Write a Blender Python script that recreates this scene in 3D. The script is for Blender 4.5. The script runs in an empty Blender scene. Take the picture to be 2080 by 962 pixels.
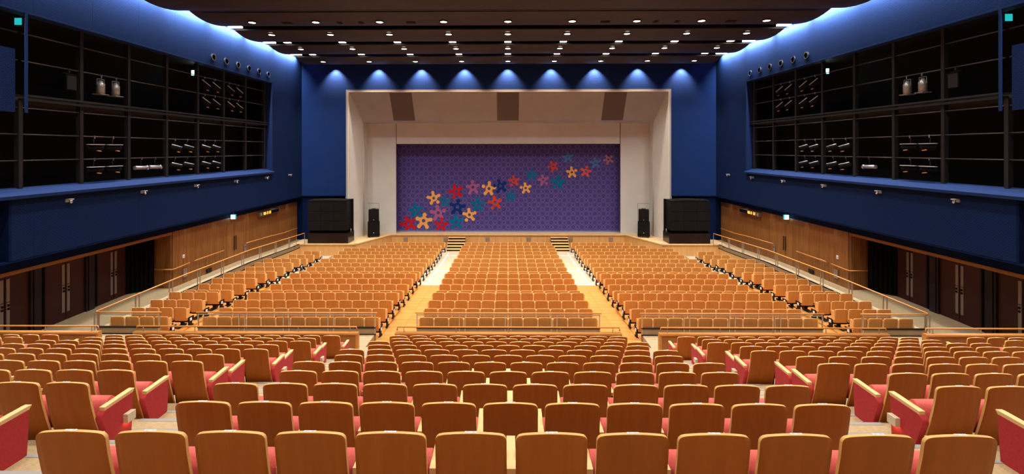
import bpy, math, random
from math import pi, sin, cos, tan, atan2, sqrt

# ------------------------------------------------------------------ scene, camera, world, exposure
S = bpy.context.scene
COL = S.collection
random.seed(7)
CZ = 7.62                                   # camera height above the front of the hall floor
THETA, ROLL = 0.011, 0.001
F = 980.0                                   # focal length in pixels of the 2080 px wide frame
cd = bpy.data.cameras.new('camera'); cam = bpy.data.objects.new('camera', cd); COL.objects.link(cam)
cam.location = (0, 0, CZ)
cam.rotation_euler = (pi / 2, ROLL, THETA)
cd.sensor_width = 36; cd.lens = F / 2080 * 36
cd.shift_x = (1040 - (1031.8 - F * THETA)) / 2080
cd.shift_y = (304 - 481) / 2080
cd.clip_end = 200
S.camera = cam
w = bpy.data.worlds.new('world'); S.world = w; w.use_nodes = True
w.node_tree.nodes['Background'].inputs[0].default_value = (0.9, 0.75, 0.6, 1)
w.node_tree.nodes['Background'].inputs[1].default_value = 0.0
S.view_settings.view_transform = 'Standard'; S.view_settings.look = 'None'
S.view_settings.gamma = 1; S.view_settings.use_curve_mapping = False
S.view_settings.exposure = 0.0
S.cycles.use_denoising = True
S.cycles.max_bounces = 7; S.cycles.diffuse_bounces = 4; S.cycles.glossy_bounces = 3
S.cycles.transparent_max_bounces = 12
S.cycles.sample_clamp_indirect = 4.0
S.cycles.caustics_reflective = False; S.cycles.caustics_refractive = False
WARM = (1.0, 0.95, 0.86)
P_HALL, P_TIER, P_WASH, P_COVE, P_WOODWALL = 1280, 680, 1000, 460, 9

# ------------------------------------------------------------------ light helpers
def spot(name, loc, aim, power, size=80, blend=0.6, radius=0.1, color=WARM, parent=None):
    d = bpy.data.lights.new(name, 'SPOT'); d.energy = power; d.spot_size = math.radians(size)
    d.spot_blend = blend; d.shadow_soft_size = radius; d.color = color
    o = bpy.data.objects.new(name, d); COL.objects.link(o)
    from mathutils import Vector
    v = Vector(aim) - Vector(loc)
    o.rotation_euler = v.to_track_quat('-Z', 'Y').to_euler(); o.location = loc
    return o
def area(name, loc, aim, sx, sy, power, color):
    d = bpy.data.lights.new(name, 'AREA'); d.shape = 'RECTANGLE'; d.size = sx; d.size_y = sy
    d.energy = power; d.color = color; d.spread = math.radians(136)
    o = bpy.data.objects.new(name, d); COL.objects.link(o)
    from mathutils import Vector
    v = (Vector(aim) - Vector(loc)).normalized()
    zax = -v; xax = Vector((0, 1, 0)); yax = zax.cross(xax).normalized(); xax = yax.cross(zax)
    from mathutils import Matrix
    m = Matrix((xax, yax, zax)).transposed()
    o.rotation_euler = m.to_euler(); o.location = loc
    return o
# cove lamps on top of the reflector ends, washing the two side walls
for s in (-1, 1):
    for (y0, y1) in ((9, 13), (13.4, 17.2), (17.4, 20.8), (21, 24.1), (24.4, 27.4), (27.8, 30.9), (31.2, 34.4)):
        area('cove_lamp', (s * 15.0, (y0 + y1) / 2, 14.27), (s * 15.2, (y0 + y1) / 2, 13.96), y1 - y0, 0.12, P_COVE, (0.86, 0.94, 1.0))

# ------------------------------------------------------------------ materials
def new_mat(name):
    m = bpy.data.materials.new(name); m.use_nodes = True
    nt = m.node_tree; b = nt.nodes['Principled BSDF']
    return m, nt, b
def L(nt, a, b): nt.links.new(a, b)
def plain(name, c, rough=0.5, metal=0.0, spec=0.5):
    m, nt, b = new_mat(name)
    b.inputs['Base Color'].default_value = (*c, 1); b.inputs['Roughness'].default_value = rough
    b.inputs['Metallic'].default_value = metal; b.inputs['Specular IOR Level'].default_value = spec
    return m
def emit(name, c, strength):
    m = bpy.data.materials.new(name); m.use_nodes = True; nt = m.node_tree; nt.nodes.clear()
    e = nt.nodes.new('ShaderNodeEmission'); e.inputs[0].default_value = (*c, 1); e.inputs[1].default_value = strength
    o = nt.nodes.new('ShaderNodeOutputMaterial'); L(nt, e.outputs[0], o.inputs[0]); return m
def noisy(name, c1, c2, scale=(1, 1, 1), nscale=8.0, rough=0.5, spec=0.4, rnd=0.0, detail=3.0, bump=0.0, lo=0.35, hi=0.65):
    """two colours mixed by stretched noise in object space; rnd = brightness spread between objects"""
    m, nt, b = new_mat(name); n = nt.nodes
    tc = n.new('ShaderNodeTexCoord'); mp = n.new('ShaderNodeMapping'); mp.inputs['Scale'].default_value = scale
    oi = n.new('ShaderNodeObjectInfo')
    ad = n.new('ShaderNodeVectorMath'); ad.operation = 'ADD'
    mul = n.new('ShaderNodeMath'); mul.operation = 'MULTIPLY'; mul.inputs[1].default_value = 37.0 if rnd else 0.0
    L(nt, oi.outputs['Random'], mul.inputs[0])
    L(nt, tc.outputs['Object'], ad.inputs[0]); L(nt, mul.outputs[0], ad.inputs[1]); L(nt, ad.outputs[0], mp.inputs[0])
    nz = n.new('ShaderNodeTexNoise'); nz.inputs['Scale'].default_value = nscale; nz.inputs['Detail'].default_value = detail
    L(nt, mp.outputs[0], nz.inputs['Vector'])
    cr = n.new('ShaderNodeValToRGB'); cr.color_ramp.elements[0].position = lo; cr.color_ramp.elements[1].position = hi
    cr.color_ramp.elements[0].color = (*c1, 1); cr.color_ramp.elements[1].color = (*c2, 1)
    L(nt, nz.outputs[0], cr.inputs[0])
    out = cr.outputs[0]
    if rnd:
        hs = n.new('ShaderNodeHueSaturation'); mr = n.new('ShaderNodeMapRange')
        mr.inputs['To Min'].default_value = 1 - rnd; mr.inputs['To Max'].default_value = 1 + rnd
        L(nt, oi.outputs['Random'], mr.inputs[0]); L(nt, mr.outputs[0], hs.inputs['Value']); L(nt, out, hs.inputs['Color']); out = hs.outputs[0]
    L(nt, out, b.inputs['Base Color'])
    b.inputs['Roughness'].default_value = rough; b.inputs['Specular IOR Level'].default_value = spec
    if bump:
        bp = n.new('ShaderNodeBump'); bp.inputs['Strength'].default_value = bump; bp.inputs['Distance'].default_value = 0.01
        L(nt, nz.outputs[0], bp.inputs['Height']); L(nt, bp.outputs[0], b.inputs['Normal'])
    return m
def perforated(name, c1, c2, c3, axis, rough=0.75):
    """woven slotted panel: rows of short dark slots on blue"""
    m, nt, b = new_mat(name); n = nt.nodes
    tc = n.new('ShaderNodeTexCoord'); sp = n.new('ShaderNodeSeparateXYZ'); cb = n.new('ShaderNodeCombineXYZ')
    L(nt, tc.outputs['Object'], sp.inputs[0])
    L(nt, sp.outputs['Y' if axis == 'Y' else 'X'], cb.inputs[0]); L(nt, sp.outputs['Z'], cb.inputs[1])
    bt = n.new('ShaderNodeTexBrick'); bt.inputs['Scale'].default_value = 1.0
    bt.inputs['Brick Width'].default_value = 0.13; bt.inputs['Row Height'].default_value = 0.05
    bt.inputs['Mortar Size'].default_value = 0.016; bt.inputs['Mortar Smooth'].default_value = 0.15
    bt.inputs['Color1'].default_value = (*c3, 1); bt.inputs['Color2'].default_value = (*c3, 1); bt.inputs['Mortar'].default_value = (*c1, 1)
    L(nt, cb.outputs[0], bt.inputs['Vector']); L(nt, bt.outputs['Color'], b.inputs['Base Color'])
    bp = n.new('ShaderNodeBump'); bp.inputs['Strength'].default_value = 0.4; bp.inputs['Distance'].default_value = 0.01
    L(nt, bt.outputs['Fac'], bp.inputs['Height']); L(nt, bp.outputs[0], b.inputs['Normal'])
    b.inputs['Roughness'].default_value = rough; b.inputs['Specular IOR Level'].default_value = 0.03
    return m
def glassy(name, tint=(0.97, 0.98, 0.975)):
    m = bpy.data.materials.new(name); m.use_nodes = True; nt = m.node_tree; nt.nodes.clear(); n = nt.nodes
    t = n.new('ShaderNodeBsdfTransparent'); t.inputs[0].default_value = (*tint, 1)
    g = n.new('ShaderNodeBsdfGlossy'); g.inputs['Roughness'].default_value = 0.03
    mx = n.new('ShaderNodeMixShader'); o = n.new('ShaderNodeOutputMaterial')
    mx.inputs[0].default_value = 0.007; L(nt, t.outputs[0], mx.inputs[1]); L(nt, g.outputs[0], mx.inputs[2]); L(nt, mx.outputs[0], o.inputs[0])
    return m
def curtain_mat():
    m, nt, b = new_mat('purple_stage_curtain'); n = nt.nodes
    tc = n.new('ShaderNodeTexCoord'); sp = n.new('ShaderNodeSeparateXYZ'); L(nt, tc.outputs['Object'], sp.inputs[0])
    def math_(op, a, bv=None):
        q = n.new('ShaderNodeMath'); q.operation = op
        if isinstance(a, (int, float)): q.inputs[0].default_value = a
        else: L(nt, a, q.inputs[0])
        if bv is not None:
            if isinstance(bv, (int, float)): q.inputs[1].default_value = bv
            else: L(nt, bv, q.inputs[1])
        return q.outputs[0]
    def ring(px, pz, ox, oz, r, wd):
        u = math_('SUBTRACT', math_('FRACT', math_('ADD', math_('DIVIDE', sp.outputs['X'], px), ox)), 0.5)
        v = math_('SUBTRACT', math_('FRACT', math_('ADD', math_('DIVIDE', sp.outputs['Z'], pz), oz)), 0.5)
        u = math_('MULTIPLY', u, px); v = math_('MULTIPLY', v, pz)
        d = math_('SQRT', math_('ADD', math_('MULTIPLY', u, u), math_('MULTIPLY', v, v)))
        return math_('LESS_THAN', math_('ABSOLUTE', math_('SUBTRACT', d, r)), wd)
    t = None
    for a in ((0.7, 0.72, 0, 0, 0.2, 0.016), (0.7, 0.72, 0.5, 0.0, 0.13, 0.014), (0.7, 0.72, 0.5, 0.5, 0.2, 0.016), (0.7, 0.72, 0.0, 0.5, 0.13, 0.014)):
        q = ring(*a); t = q if t is None else math_('MAXIMUM', t, q)
    mx = n.new('ShaderNodeMix'); mx.data_type = 'RGBA'
    L(nt, t, mx.inputs['Factor']); mx.inputs[6].default_value = (0.076, 0.062, 0.245, 1); mx.inputs[7].default_value = (0.17, 0.135, 0.45, 1)
    L(nt, mx.outputs[2], b.inputs['Base Color']); b.inputs['Roughness'].default_value = 0.8; b.inputs['Specular IOR Level'].default_value = 0.1
    return m
def floorboard_mat():
    return noisy('warm_floor_boards', (0.47, 0.19, 0.042), (0.55, 0.23, 0.056), (0.5, 14, 1), 2.0, 0.42, 0.3, 0.07)

MAT = dict(
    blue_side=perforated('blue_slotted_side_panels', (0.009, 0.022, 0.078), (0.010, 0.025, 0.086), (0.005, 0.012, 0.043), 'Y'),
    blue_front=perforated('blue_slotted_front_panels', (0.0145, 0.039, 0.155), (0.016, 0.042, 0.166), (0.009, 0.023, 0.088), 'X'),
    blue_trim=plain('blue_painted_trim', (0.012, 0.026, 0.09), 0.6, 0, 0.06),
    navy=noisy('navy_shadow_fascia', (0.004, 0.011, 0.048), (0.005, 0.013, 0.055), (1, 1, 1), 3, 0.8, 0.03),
    wall_back=plain('blue_wall_backing', (0.015, 0.042, 0.16), 0.8),
    ceil=noisy('brown_black_reflector', (0.023, 0.013, 0.009), (0.028, 0.0155, 0.011), (0.3, 0.3, 1), 2, 0.6),
    ceil_top=plain('black_ceiling_void', (0.004, 0.003, 0.0025), 0.9),
    gal=plain('matt_black_gallery', (0.006, 0.0045, 0.004), 0.85, 0, 0.2),
    gal_steel=plain('dark_gallery_steel', (0.016, 0.013, 0.013), 0.55, 0, 0.3),
    gal_floor=noisy('dark_gallery_carpet', (0.015, 0.013, 0.012), (0.022, 0.019, 0.017), (1, 1, 1), 30, 0.9),
    pipe=plain('grey_pipe', (0.07, 0.06, 0.058), 0.45, 0.4),
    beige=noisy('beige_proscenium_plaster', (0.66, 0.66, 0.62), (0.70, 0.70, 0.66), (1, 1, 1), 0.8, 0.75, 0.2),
    soffit=noisy('shaded_taupe_plaster', (0.38, 0.355, 0.325), (0.41, 0.38, 0.35), (1, 1, 1), 0.8, 0.75, 0.2),  # plaster darkened to hold the soffit's shade; also the taupe frame trim
    grille=plain('brown_speaker_cloth', (0.14, 0.105, 0.085), 0.9),
    white_trim=plain('cream_edge_trim', (0.8, 0.76, 0.68), 0.5),
    curtain=curtain_mat(),
    fringe=noisy('pale_blue_hem', (0.10, 0.13, 0.42), (0.20, 0.24, 0.55), (6, 1, 1), 4, 0.8),
    stage=noisy('stage_floor_wood', (0.62, 0.40, 0.21), (0.72, 0.48, 0.27), (0.6, 6, 1), 1.5, 0.45, 0.3),
    stage_face=noisy('stage_front_veneer', (0.64, 0.34, 0.115), (0.72, 0.39, 0.135), (6, 6, 0.5), 1.2, 0.5, 0.3),
    stage_edge=noisy('stage_nosing_wood', (0.78, 0.48, 0.19), (0.85, 0.53, 0.22), (1, 1, 1), 3, 0.4),
    wood_wall=noisy('ribbed_wall_wood', (0.22, 0.085, 0.02), (0.30, 0.125, 0.034), (5, 5, 0.4), 1.5, 0.45, 0.4),
    wood_gap=plain('wall_groove_brown', (0.10, 0.04, 0.012), 0.7),
    panel_wood=noisy('parapet_veneer', (0.36, 0.145, 0.036), (0.44, 0.185, 0.048), (3, 3, 0.4), 1.5, 0.45, 0.4),
    rail_wood=noisy('handrail_wood', (0.56, 0.225, 0.05), (0.64, 0.27, 0.066), (0.5, 3, 3), 3, 0.4, 0.4),
    door=plain('dark_red_door', (0.042, 0.007, 0.007), 0.5, 0, 0.3),
    door_gap=plain('door_shadow_gap', (0.012, 0.005, 0.005), 0.8),
    plate=plain('grey_metal_plate', (0.55, 0.53, 0.52), 0.45, 0.4),
    carpet=noisy('beige_streaked_carpet', (0.38, 0.255, 0.13), (0.60, 0.43, 0.25), (3.5, 34, 12), 7, 0.95, 0.05, 0, 4, 0.0, 0.3, 0.7),
    carpet_far=noisy('beige_carpet', (0.37, 0.265, 0.16), (0.43, 0.315, 0.195), (1, 3, 1), 5, 0.95, 0.05),
    cream=noisy('cream_floor_sheet', (0.44, 0.345, 0.24), (0.47, 0.37, 0.265), (1, 1, 1), 5, 0.6, 0.2),
    white_line=plain('white_joint_strip', (0.9, 0.88, 0.82), 0.6),
    nosing=plain('grey_stair_nosing', (0.34, 0.31, 0.29), 0.7),
    boards=floorboard_mat(),
    riser=noisy('taupe_riser_board', (0.29, 0.19, 0.10), (0.33, 0.22, 0.12), (1, 1, 1), 3, 0.6),
    black=plain('black_powder_coat', (0.006, 0.006, 0.0065), 0.55, 0, 0.15),
    speaker_black=noisy('black_speaker_cloth', (0.007, 0.0055, 0.005), (0.011, 0.0085, 0.0075), (1, 1, 1), 1.2, 0.8, 0.12),
    gloss_black=plain('gloss_black_plinth', (0.008, 0.005, 0.005), 0.25),
    steel=plain('brushed_steel_post', (0.55, 0.50, 0.44), 0.35, 0.8),
    chrome=plain('polished_metal', (0.75, 0.73, 0.72), 0.22, 1.0),
    glass=glassy('clear_glass'),
    lantern_black=plain('matt_lantern_black', (0.004, 0.004, 0.004), 0.7, 0, 0.06),
    aluminium=plain('dull_aluminium', (0.36, 0.33, 0.32), 0.4, 0.6, 0.4),
    vent=plain('greige_vent_slats', (0.42, 0.33, 0.25), 0.6, 0, 0.2), door_plate=plain('dull_door_plate', (0.26, 0.22, 0.20), 0.5, 0.2),
    edge_wood=plain('dark_timber_edge', (0.24, 0.095, 0.024), 0.55, 0, 0.2),
    velour=plain('black_velour', (0.004, 0.004, 0.004), 0.95, 0, 0.05),
    lamp=emit('lit_downlight_lens', (1.0, 0.88, 0.70), 14),
    lamp_small=emit('lit_small_lens', (1.0, 0.9, 0.78), 12),
    tube=emit('lit_cove_tube', (0.85, 0.94, 1.0), 14),
    exit_face=emit('lit_exit_sign_face', (0.75, 1.0, 0.95), 6),
    exit_green=emit('lit_exit_sign_green', (0.02, 0.52, 0.55), 1.0),
    led=emit('amber_led', (1.0, 0.34, 0.05), 2.6),
    step_lamp=emit('lit_step_lens', (1.0, 0.66, 0.3), 12),
    sign_box=plain('bronze_sign_case', (0.30, 0.23, 0.17), 0.4, 0.5),
    cream_box=plain('cream_plastic_box', (0.72, 0.63, 0.46), 0.5),
    seat_back=noisy('red_brown_veneer', (0.37, 0.101, 0.011), (0.41, 0.116, 0.0145), (9, 3, 0.7), 2.2, 0.42, 0.2, 0.09, 4),
    seat_edge=noisy('pale_ply_edge', (0.80, 0.46, 0.15), (0.86, 0.52, 0.19), (1, 1, 1), 6, 0.4, 0.4),
    arm=noisy('pale_beech_arm', (0.85, 0.575, 0.245), (0.90, 0.62, 0.28), (4, 0.6, 4), 3, 0.42, 0.4),
    red=noisy('coral_red_fabric', (0.46, 0.038, 0.042), (0.52, 0.046, 0.05), (1, 1, 1), 60, 0.85, 0.15),
    coral=noisy('bright_coral_fabric', (0.78, 0.15, 0.13), (0.84, 0.175, 0.15), (1, 1, 1), 60, 0.85, 0.15),
    num=plain('white_number_plate', (0.9, 0.9, 0.9), 0.4),
    ink=plain('grey_print', (0.15, 0.15, 0.16), 0.6),
    floor_back=noisy('amber_veneer', (0.57, 0.232, 0.052), (0.63, 0.268, 0.063), (9, 3, 0.7), 2.2, 0.45, 0.25, 0.05, 4),
    floor_edge=noisy('amber_ply_edge', (0.80, 0.44, 0.15), (0.86, 0.50, 0.18), (1, 1, 1), 6, 0.4, 0.4),
    floor_arm=noisy('honey_beech_arm', (0.76, 0.40, 0.13), (0.84, 0.46, 0.165), (4, 4, 0.6), 3, 0.42, 0.4),
    f_red=plain('motif_red', (0.56, 0.012, 0.022), 0.8, 0, 0.1), f_yel=plain('motif_yellow', (0.92, 0.46, 0.12), 0.8, 0, 0.1),
    f_teal=plain('motif_teal', (0.0, 0.17, 0.36), 0.8, 0, 0.1), f_navy=plain('motif_navy', (0.006, 0.035, 0.20), 0.8, 0, 0.1),
    f_mauve=plain('motif_mauve', (0.40, 0.13, 0.30), 0.8, 0, 0.1), f_orange=plain('motif_orange_red', (0.62, 0.07, 0.045), 0.8, 0, 0.1),
    f_blue=plain('motif_blue', (0.07, 0.22, 0.50), 0.8, 0, 0.1), f_salmon=plain('motif_salmon', (0.72, 0.12, 0.10), 0.8, 0, 0.1),
    f_pink=plain('motif_dusty_pink', (0.42, 0.17, 0.24), 0.8, 0, 0.1),
)

_b = MAT['red'].node_tree.nodes['Principled BSDF']
_b.inputs['Sheen Weight'].default_value = 0.15; _b.inputs['Sheen Tint'].default_value = (1.0, 0.55, 0.5, 1); _b.inputs['Sheen Roughness'].default_value = 0.4

# ------------------------------------------------------------------ mesh builder
class MB:
    def __init__(s): s.v = []; s.f = []; s.m = []; s.sm = []
    def add(s, vs, fs, mat=0, smooth=False):
        b = len(s.v); s.v += vs
        for q in fs: s.f.append([i + b for i in q]); s.m.append(mat); s.sm.append(smooth)
        return s
    def box(s, x0, x1, y0, y1, z0, z1, mat=0):
        x0, x1 = min(x0, x1), max(x0, x1); y0, y1 = min(y0, y1), max(y0, y1); z0, z1 = min(z0, z1), max(z0, z1)
        return s.add([(x0, y0, z0), (x1, y0, z0), (x1, y1, z0), (x0, y1, z0), (x0, y0, z1), (x1, y0, z1), (x1, y1, z1), (x0, y1, z1)],
                     [(3, 2, 1, 0), (4, 5, 6, 7), (0, 1, 5, 4), (1, 2, 6, 5), (2, 3, 7, 6), (3, 0, 4, 7)], mat)
    def prism(s, poly, axis, a, b, mat=0, smooth=False):
        """poly: 2-D outline. axis X: (y,z), Y: (x,z), Z: (x,y); extruded from a to b"""
        n = len(poly)
        def P(p, t): return (t, p[0], p[1]) if axis == 'X' else (p[0], t, p[1]) if axis == 'Y' else (p[0], p[1], t)
        vs = [P(p, a) for p in poly] + [P(p, b) for p in poly]
        fs = [tuple(range(n - 1, -1, -1)), tuple(range(n, 2 * n))] 
        s.add(vs, fs, mat)
        k = len(s.v) - 2 * n
        for i in range(n):
            j = (i + 1) % n; s.f.append([k + i, k + j, k + n + j, k + n + i]); s.m.append(mat); s.sm.append(smooth)
        return s
    def tube(s, pts, r, seg=8, mat=0, caps=True):
        from mathutils import Vector
        P = [Vector(p) for p in pts]; base = len(s.v); n = len(P)
        for i, p in enumerate(P):
            d = (P[min(i + 1, n - 1)] - P[max(i - 1, 0)]).normalized()
            u = d.cross(Vector((0, 0, 1)))
            if u.length < 1e-3: u = d.cross(Vector((1, 0, 0)))
            u.normalize(); v = d.cross(u)
            rr = r[i] if isinstance(r, (list, tuple)) else r
            for k in range(seg):
                a = 2 * pi * k / seg; q = p + u * cos(a) * rr + v * sin(a) * rr; s.v.append(tuple(q))
        for i in range(n - 1):
            for k in range(seg):
                a = base + i * seg + k; b_ = base + i * seg + (k + 1) % seg
                s.f.append([a, b_, b_ + seg, a + seg]); s.m.append(mat); s.sm.append(True)
        if caps:
            s.f.append([base + k for k in range(seg - 1, -1, -1)]); s.m.append(mat); s.sm.append(False)
            s.f.append([base + (n - 1) * seg + k for k in range(seg)]); s.m.append(mat); s.sm.append(False)
        return s
    def rbox(s, x0, x1, y0, y1, z0, z1, r, axis='Y', mat=0, seg=4):
        """box with rounded outline in the plane across axis"""
        if axis == 'Y': poly = rrect(x0, x1, z0, z1, r, seg); return s.prism(poly, 'Y', y0, y1, mat, True)
        if axis == 'X': poly = rrect(y0, y1, z0, z1, r, seg); return s.prism(poly, 'X', x0, x1, mat, True)
        poly = rrect(x0, x1, y0, y1, r, seg); return s.prism(poly, 'Z', z0, z1, mat, True)
    def mesh(s, name, mats, off=(0, 0, 0)):
        me = bpy.data.meshes.new(name)
        me.from_pydata([(x - off[0], y - off[1], z - off[2]) for x, y, z in s.v], [], s.f)
        for m in mats: me.materials.append(MAT[m] if isinstance(m, str) else m)
        me.polygons.foreach_set('material_index', s.m); me.polygons.foreach_set('use_smooth', s.sm)
        me.update(); return me
def rrect(x0, x1, z0, z1, r, seg=4):
    out = []
    for cx, cz, a0 in ((x1 - r, z1 - r, 0), (x0 + r, z1 - r, pi / 2), (x0 + r, z0 + r, pi), (x1 - r, z0 + r, 1.5 * pi)):
        for k in range(seg + 1):
            a = a0 + pi / 2 * k / seg; out.append((cx + r * cos(a), cz + r * sin(a)))
    return out[::-1] if False else out
BASE = {}
def link(name, me, parent=None):
    o = bpy.data.objects.new(name, me); COL.objects.link(o)
    if parent is not None: o.parent = parent
    return o
def root_of(o):
    while o.parent is not None: o = o.parent
    return o
def thing(name, label, cat, base=(0, 0, 0), group=None):
    o = bpy.data.objects.new(name, None); COL.objects.link(o); o.location = base; o.empty_display_size = 0.1
    o['label'] = label; o['category'] = cat
    if group: o['group'] = group
    BASE[o.name] = base
    return o
def struct(name, base=(0, 0, 0), label=None, cat=None):
    o = bpy.data.objects.new(name, None); COL.objects.link(o); o.location = base; o['kind'] = 'structure'
    if label: o['label'] = label
    if cat: o['category'] = cat
    BASE[o.name] = base; return o
def part(name, mb, mats, parent, label=None, stuff=False):
    if isinstance(mats, str): mats = [mats]
    off = BASE.get(root_of(parent).name, (0, 0, 0))
    o = link(name, mb.mesh(name, mats, off), parent)
    if label: o['label'] = label
    if stuff: o['kind'] = 'stuff'
    return o
def B(*a, mat=0): return MB().box(*a, mat=mat)
def copy_tree(src, loc, name=None):
    r = src.copy(); COL.objects.link(r); r.location = loc
    for c in src.children:
        q = c.copy(); COL.objects.link(q); q.parent = r
        for g in c.children:
            h = g.copy(); COL.objects.link(h); h.parent = q
    BASE[r.name] = tuple(loc)
    return r
SIDE = {-1: 'left', 1: 'right'}
ORD = ['zeroth', 'first', 'second', 'third', 'fourth', 'fifth', 'sixth', 'seventh', 'eighth', 'ninth', 'tenth', 'eleventh', 'twelfth', 'thirteenth', 'fourteenth', 'fifteenth', 'sixteenth', 'seventeenth', 'eighteenth', 'nineteenth']

# ------------------------------------------------------------------ structure: floors
DZ, DY, Y1 = 0.3135, 0.98, 3.205            # tier row rise, row spacing, first seat back
ZF1 = CZ - 1.886 - 0.97
def tier_z(i): return ZF1 - DZ * (i - 1)
def tier_y(i): return Y1 + DY * (i - 1)
floor = struct('floor', (0, 0, 0), 'carpeted and boarded hall floor stepping down towards the stage', None)
for i in range(0, 12):
    y0 = tier_y(i) + 0.06 if i else -8.0
    y1 = tier_y(i + 1) + 0.06 if i < 11 else 14.0
    part('tier_tread', B(-17, 17, y0, y1, tier_z(i) - 0.6, tier_z(i)), 'carpet', floor)
for s in (-1, 1):
    for (xa, xb, ia, ib) in ((3.29, 4.78, 1, 11), (11.0, 12.22, 9, 11)):
        for i in range(ia, ib + 1):
            y0 = tier_y(i) + 0.06
            part('aisle_step', B(s * xa, s * xb, y0, y0 + 0.49, tier_z(i), tier_z(i) + DZ / 2), 'carpet', floor)
            part('step_nosing', B(s * (xa + .02), s * (xb - .02), y0 + 0.435, y0 + 0.492, tier_z(i) + DZ / 2 - .02, tier_z(i) + DZ / 2 + .004), 'nosing', floor)
            part('step_nosing', B(s * (xa + .02), s * (xb - .02), y0 - 0.055, y0 + 0.003, tier_z(i - 1) - .02, tier_z(i - 1) + .004), 'nosing', floor)
        for k in range(3):                   # short flight from the tier down to the cross aisle
            z1 = 1.629 - 0.14 * (k + 1)
            part('aisle_step', B(s * xa, s * xb, 14.0 + .42 * k, 14.42 + .42 * k, 0.9, z1), 'carpet_far', floor)
            part('step_nosing', B(s * (xa + .02), s * (xb - .02), 14.365 + .42 * k, 14.422 + .42 * k, z1 - .02, z1 + .004), 'nosing', floor)
cross = MB().box(-3.2, 3.2, 14.0, 17.05, 0.6, 1.07)
for s in (-1, 1): cross.box(s * 4.74, s * 17.2, 14.0, 17.05, 0.6, 1.07); cross.box(s * 3.2, s * 4.74, 14.0, 16.0, 0.6, 1.07)
part('cross_aisle', cross, 'carpet_far', floor)
# seat platforms of the flat floor, five levels
LEV = [(17.05, 21.1, 0.755), (21.1, 25.1, 0.55), (25.1, 29.15, 0.375), (29.15, 34.15, 0.175), (34.15, 37.6, 0.0)]
def level_z(y):
    for a, b, z in LEV:
        if y < b: return z
    return 0.0
AIS = [(16.0, 1.07), (17.7, 0.75), (21.1, 0.60), (25.8, 0.40), (29.15, 0.21), (34.15, 0.03), (37.6, 0.0)]
def aisle_z(y):
    for (a, za), (b, zb) in zip(AIS, AIS[1:]):
        if y <= b: return za + (zb - za) * (y - a) / (b - a)
    return 0.0
for (a, b, z) in LEV:
    for (xa, xb) in ((-14.66, -12.38), (-11.12, -4.70), (-3.27, 3.27), (4.70, 11.12), (12.38, 14.66)):
        if a < 25.5:
            part('seat_platform', B(xa, xb, a, min(b, 25.8), z - 0.9, z), 'boards', floor)
            if b > 25.8: part('seat_platform', B(xa, xb, 25.8, b, z - 0.9, z), 'cream', floor)
        else: part('seat_platform', B(xa, xb, a, b, z - 0.9, z), 'cream', floor)
for s in (-1, 1):
    for (xa, xb, ystart) in ((3.27, 4.70, 16.0), (11.12, 12.38, 17.06)):
        y = ystart
        while y < 25.75:                      # boards laid across the aisle, two lengths side by side
            y2 = min(y + 0.47, 25.8); za, zb = aisle_z(y) , aisle_z(y2)
            xm = xa + (xb - xa) * 0.56
            for (u, v_) in ((xa, xm - .004), (xm + .004, xb)):
                m = MB(); u, v_ = sorted((s * u, s * v_))
                dy = 0.006; dz = random.uniform(-.003, 0)
                m.add([(u, y + dy, za - .05), (v_, y + dy, za - .05), (v_, y2 - dy, zb - .05), (u, y2 - dy, zb - .05),
                       (u, y + dy, za + dz), (v_, y + dy, za + dz), (v_, y2 - dy, zb + dz), (u, y2 - dy, zb + dz)],
                      [(3, 2, 1, 0), (4, 5, 6, 7), (0, 1, 5, 4), (1, 2, 6, 5), (2, 3, 7, 6), (3, 0, 4, 7)])
                part('floor_board', m, 'boards', floor)
            y = y2
        for (a, b) in ((25.8, 29.55), (29.6, 34.6), (34.65, 37.6)):
            za, zb = aisle_z(a), aisle_z(b); u, v_ = sorted((s * xa, s * xb)); m = MB()
            m.add([(u, a, za - .05), (v_, a, za - .05), (v_, b, zb - .05), (u, b, zb - .05), (u, a, za), (v_, a, za), (v_, b, zb), (u, b, zb)],
                  [(3, 2, 1, 0), (4, 5, 6, 7), (0, 1, 5, 4), (1, 2, 6, 5), (2, 3, 7, 6), (3, 0, 4, 7)])
            part('floor_sheet', m, 'cream', floor)
        for yy in (25.8, 29.58, 34.63):
            part('joint_strip', B(s * xa, s * xb, yy - .04, yy + .04, aisle_z(yy) - .02, aisle_z(yy) + .006), 'white_line', floor)
    m = MB()
    for (a, b, c) in ((25.8, 29.55, 29.55), (29.6, 34.6, 34.6), (34.65, 35.6, 37.6)):
        za = aisle_z(a) + .006; zb = za + (aisle_z(c) - aisle_z(a)) * (b - a) / (c - a); u, v_ = sorted((s * 4.36, s * 4.43))
        m.add([(u, a, za), (v_, a, za), (v_, b, zb), (u, b, zb)], [(0, 1, 2, 3)])
    part('joint_strip', m, 'white_line', floor)
part('sub_floor', B(-17.2, 17.2, 16, 38, -1.2, -0.25), 'black', floor)
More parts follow.
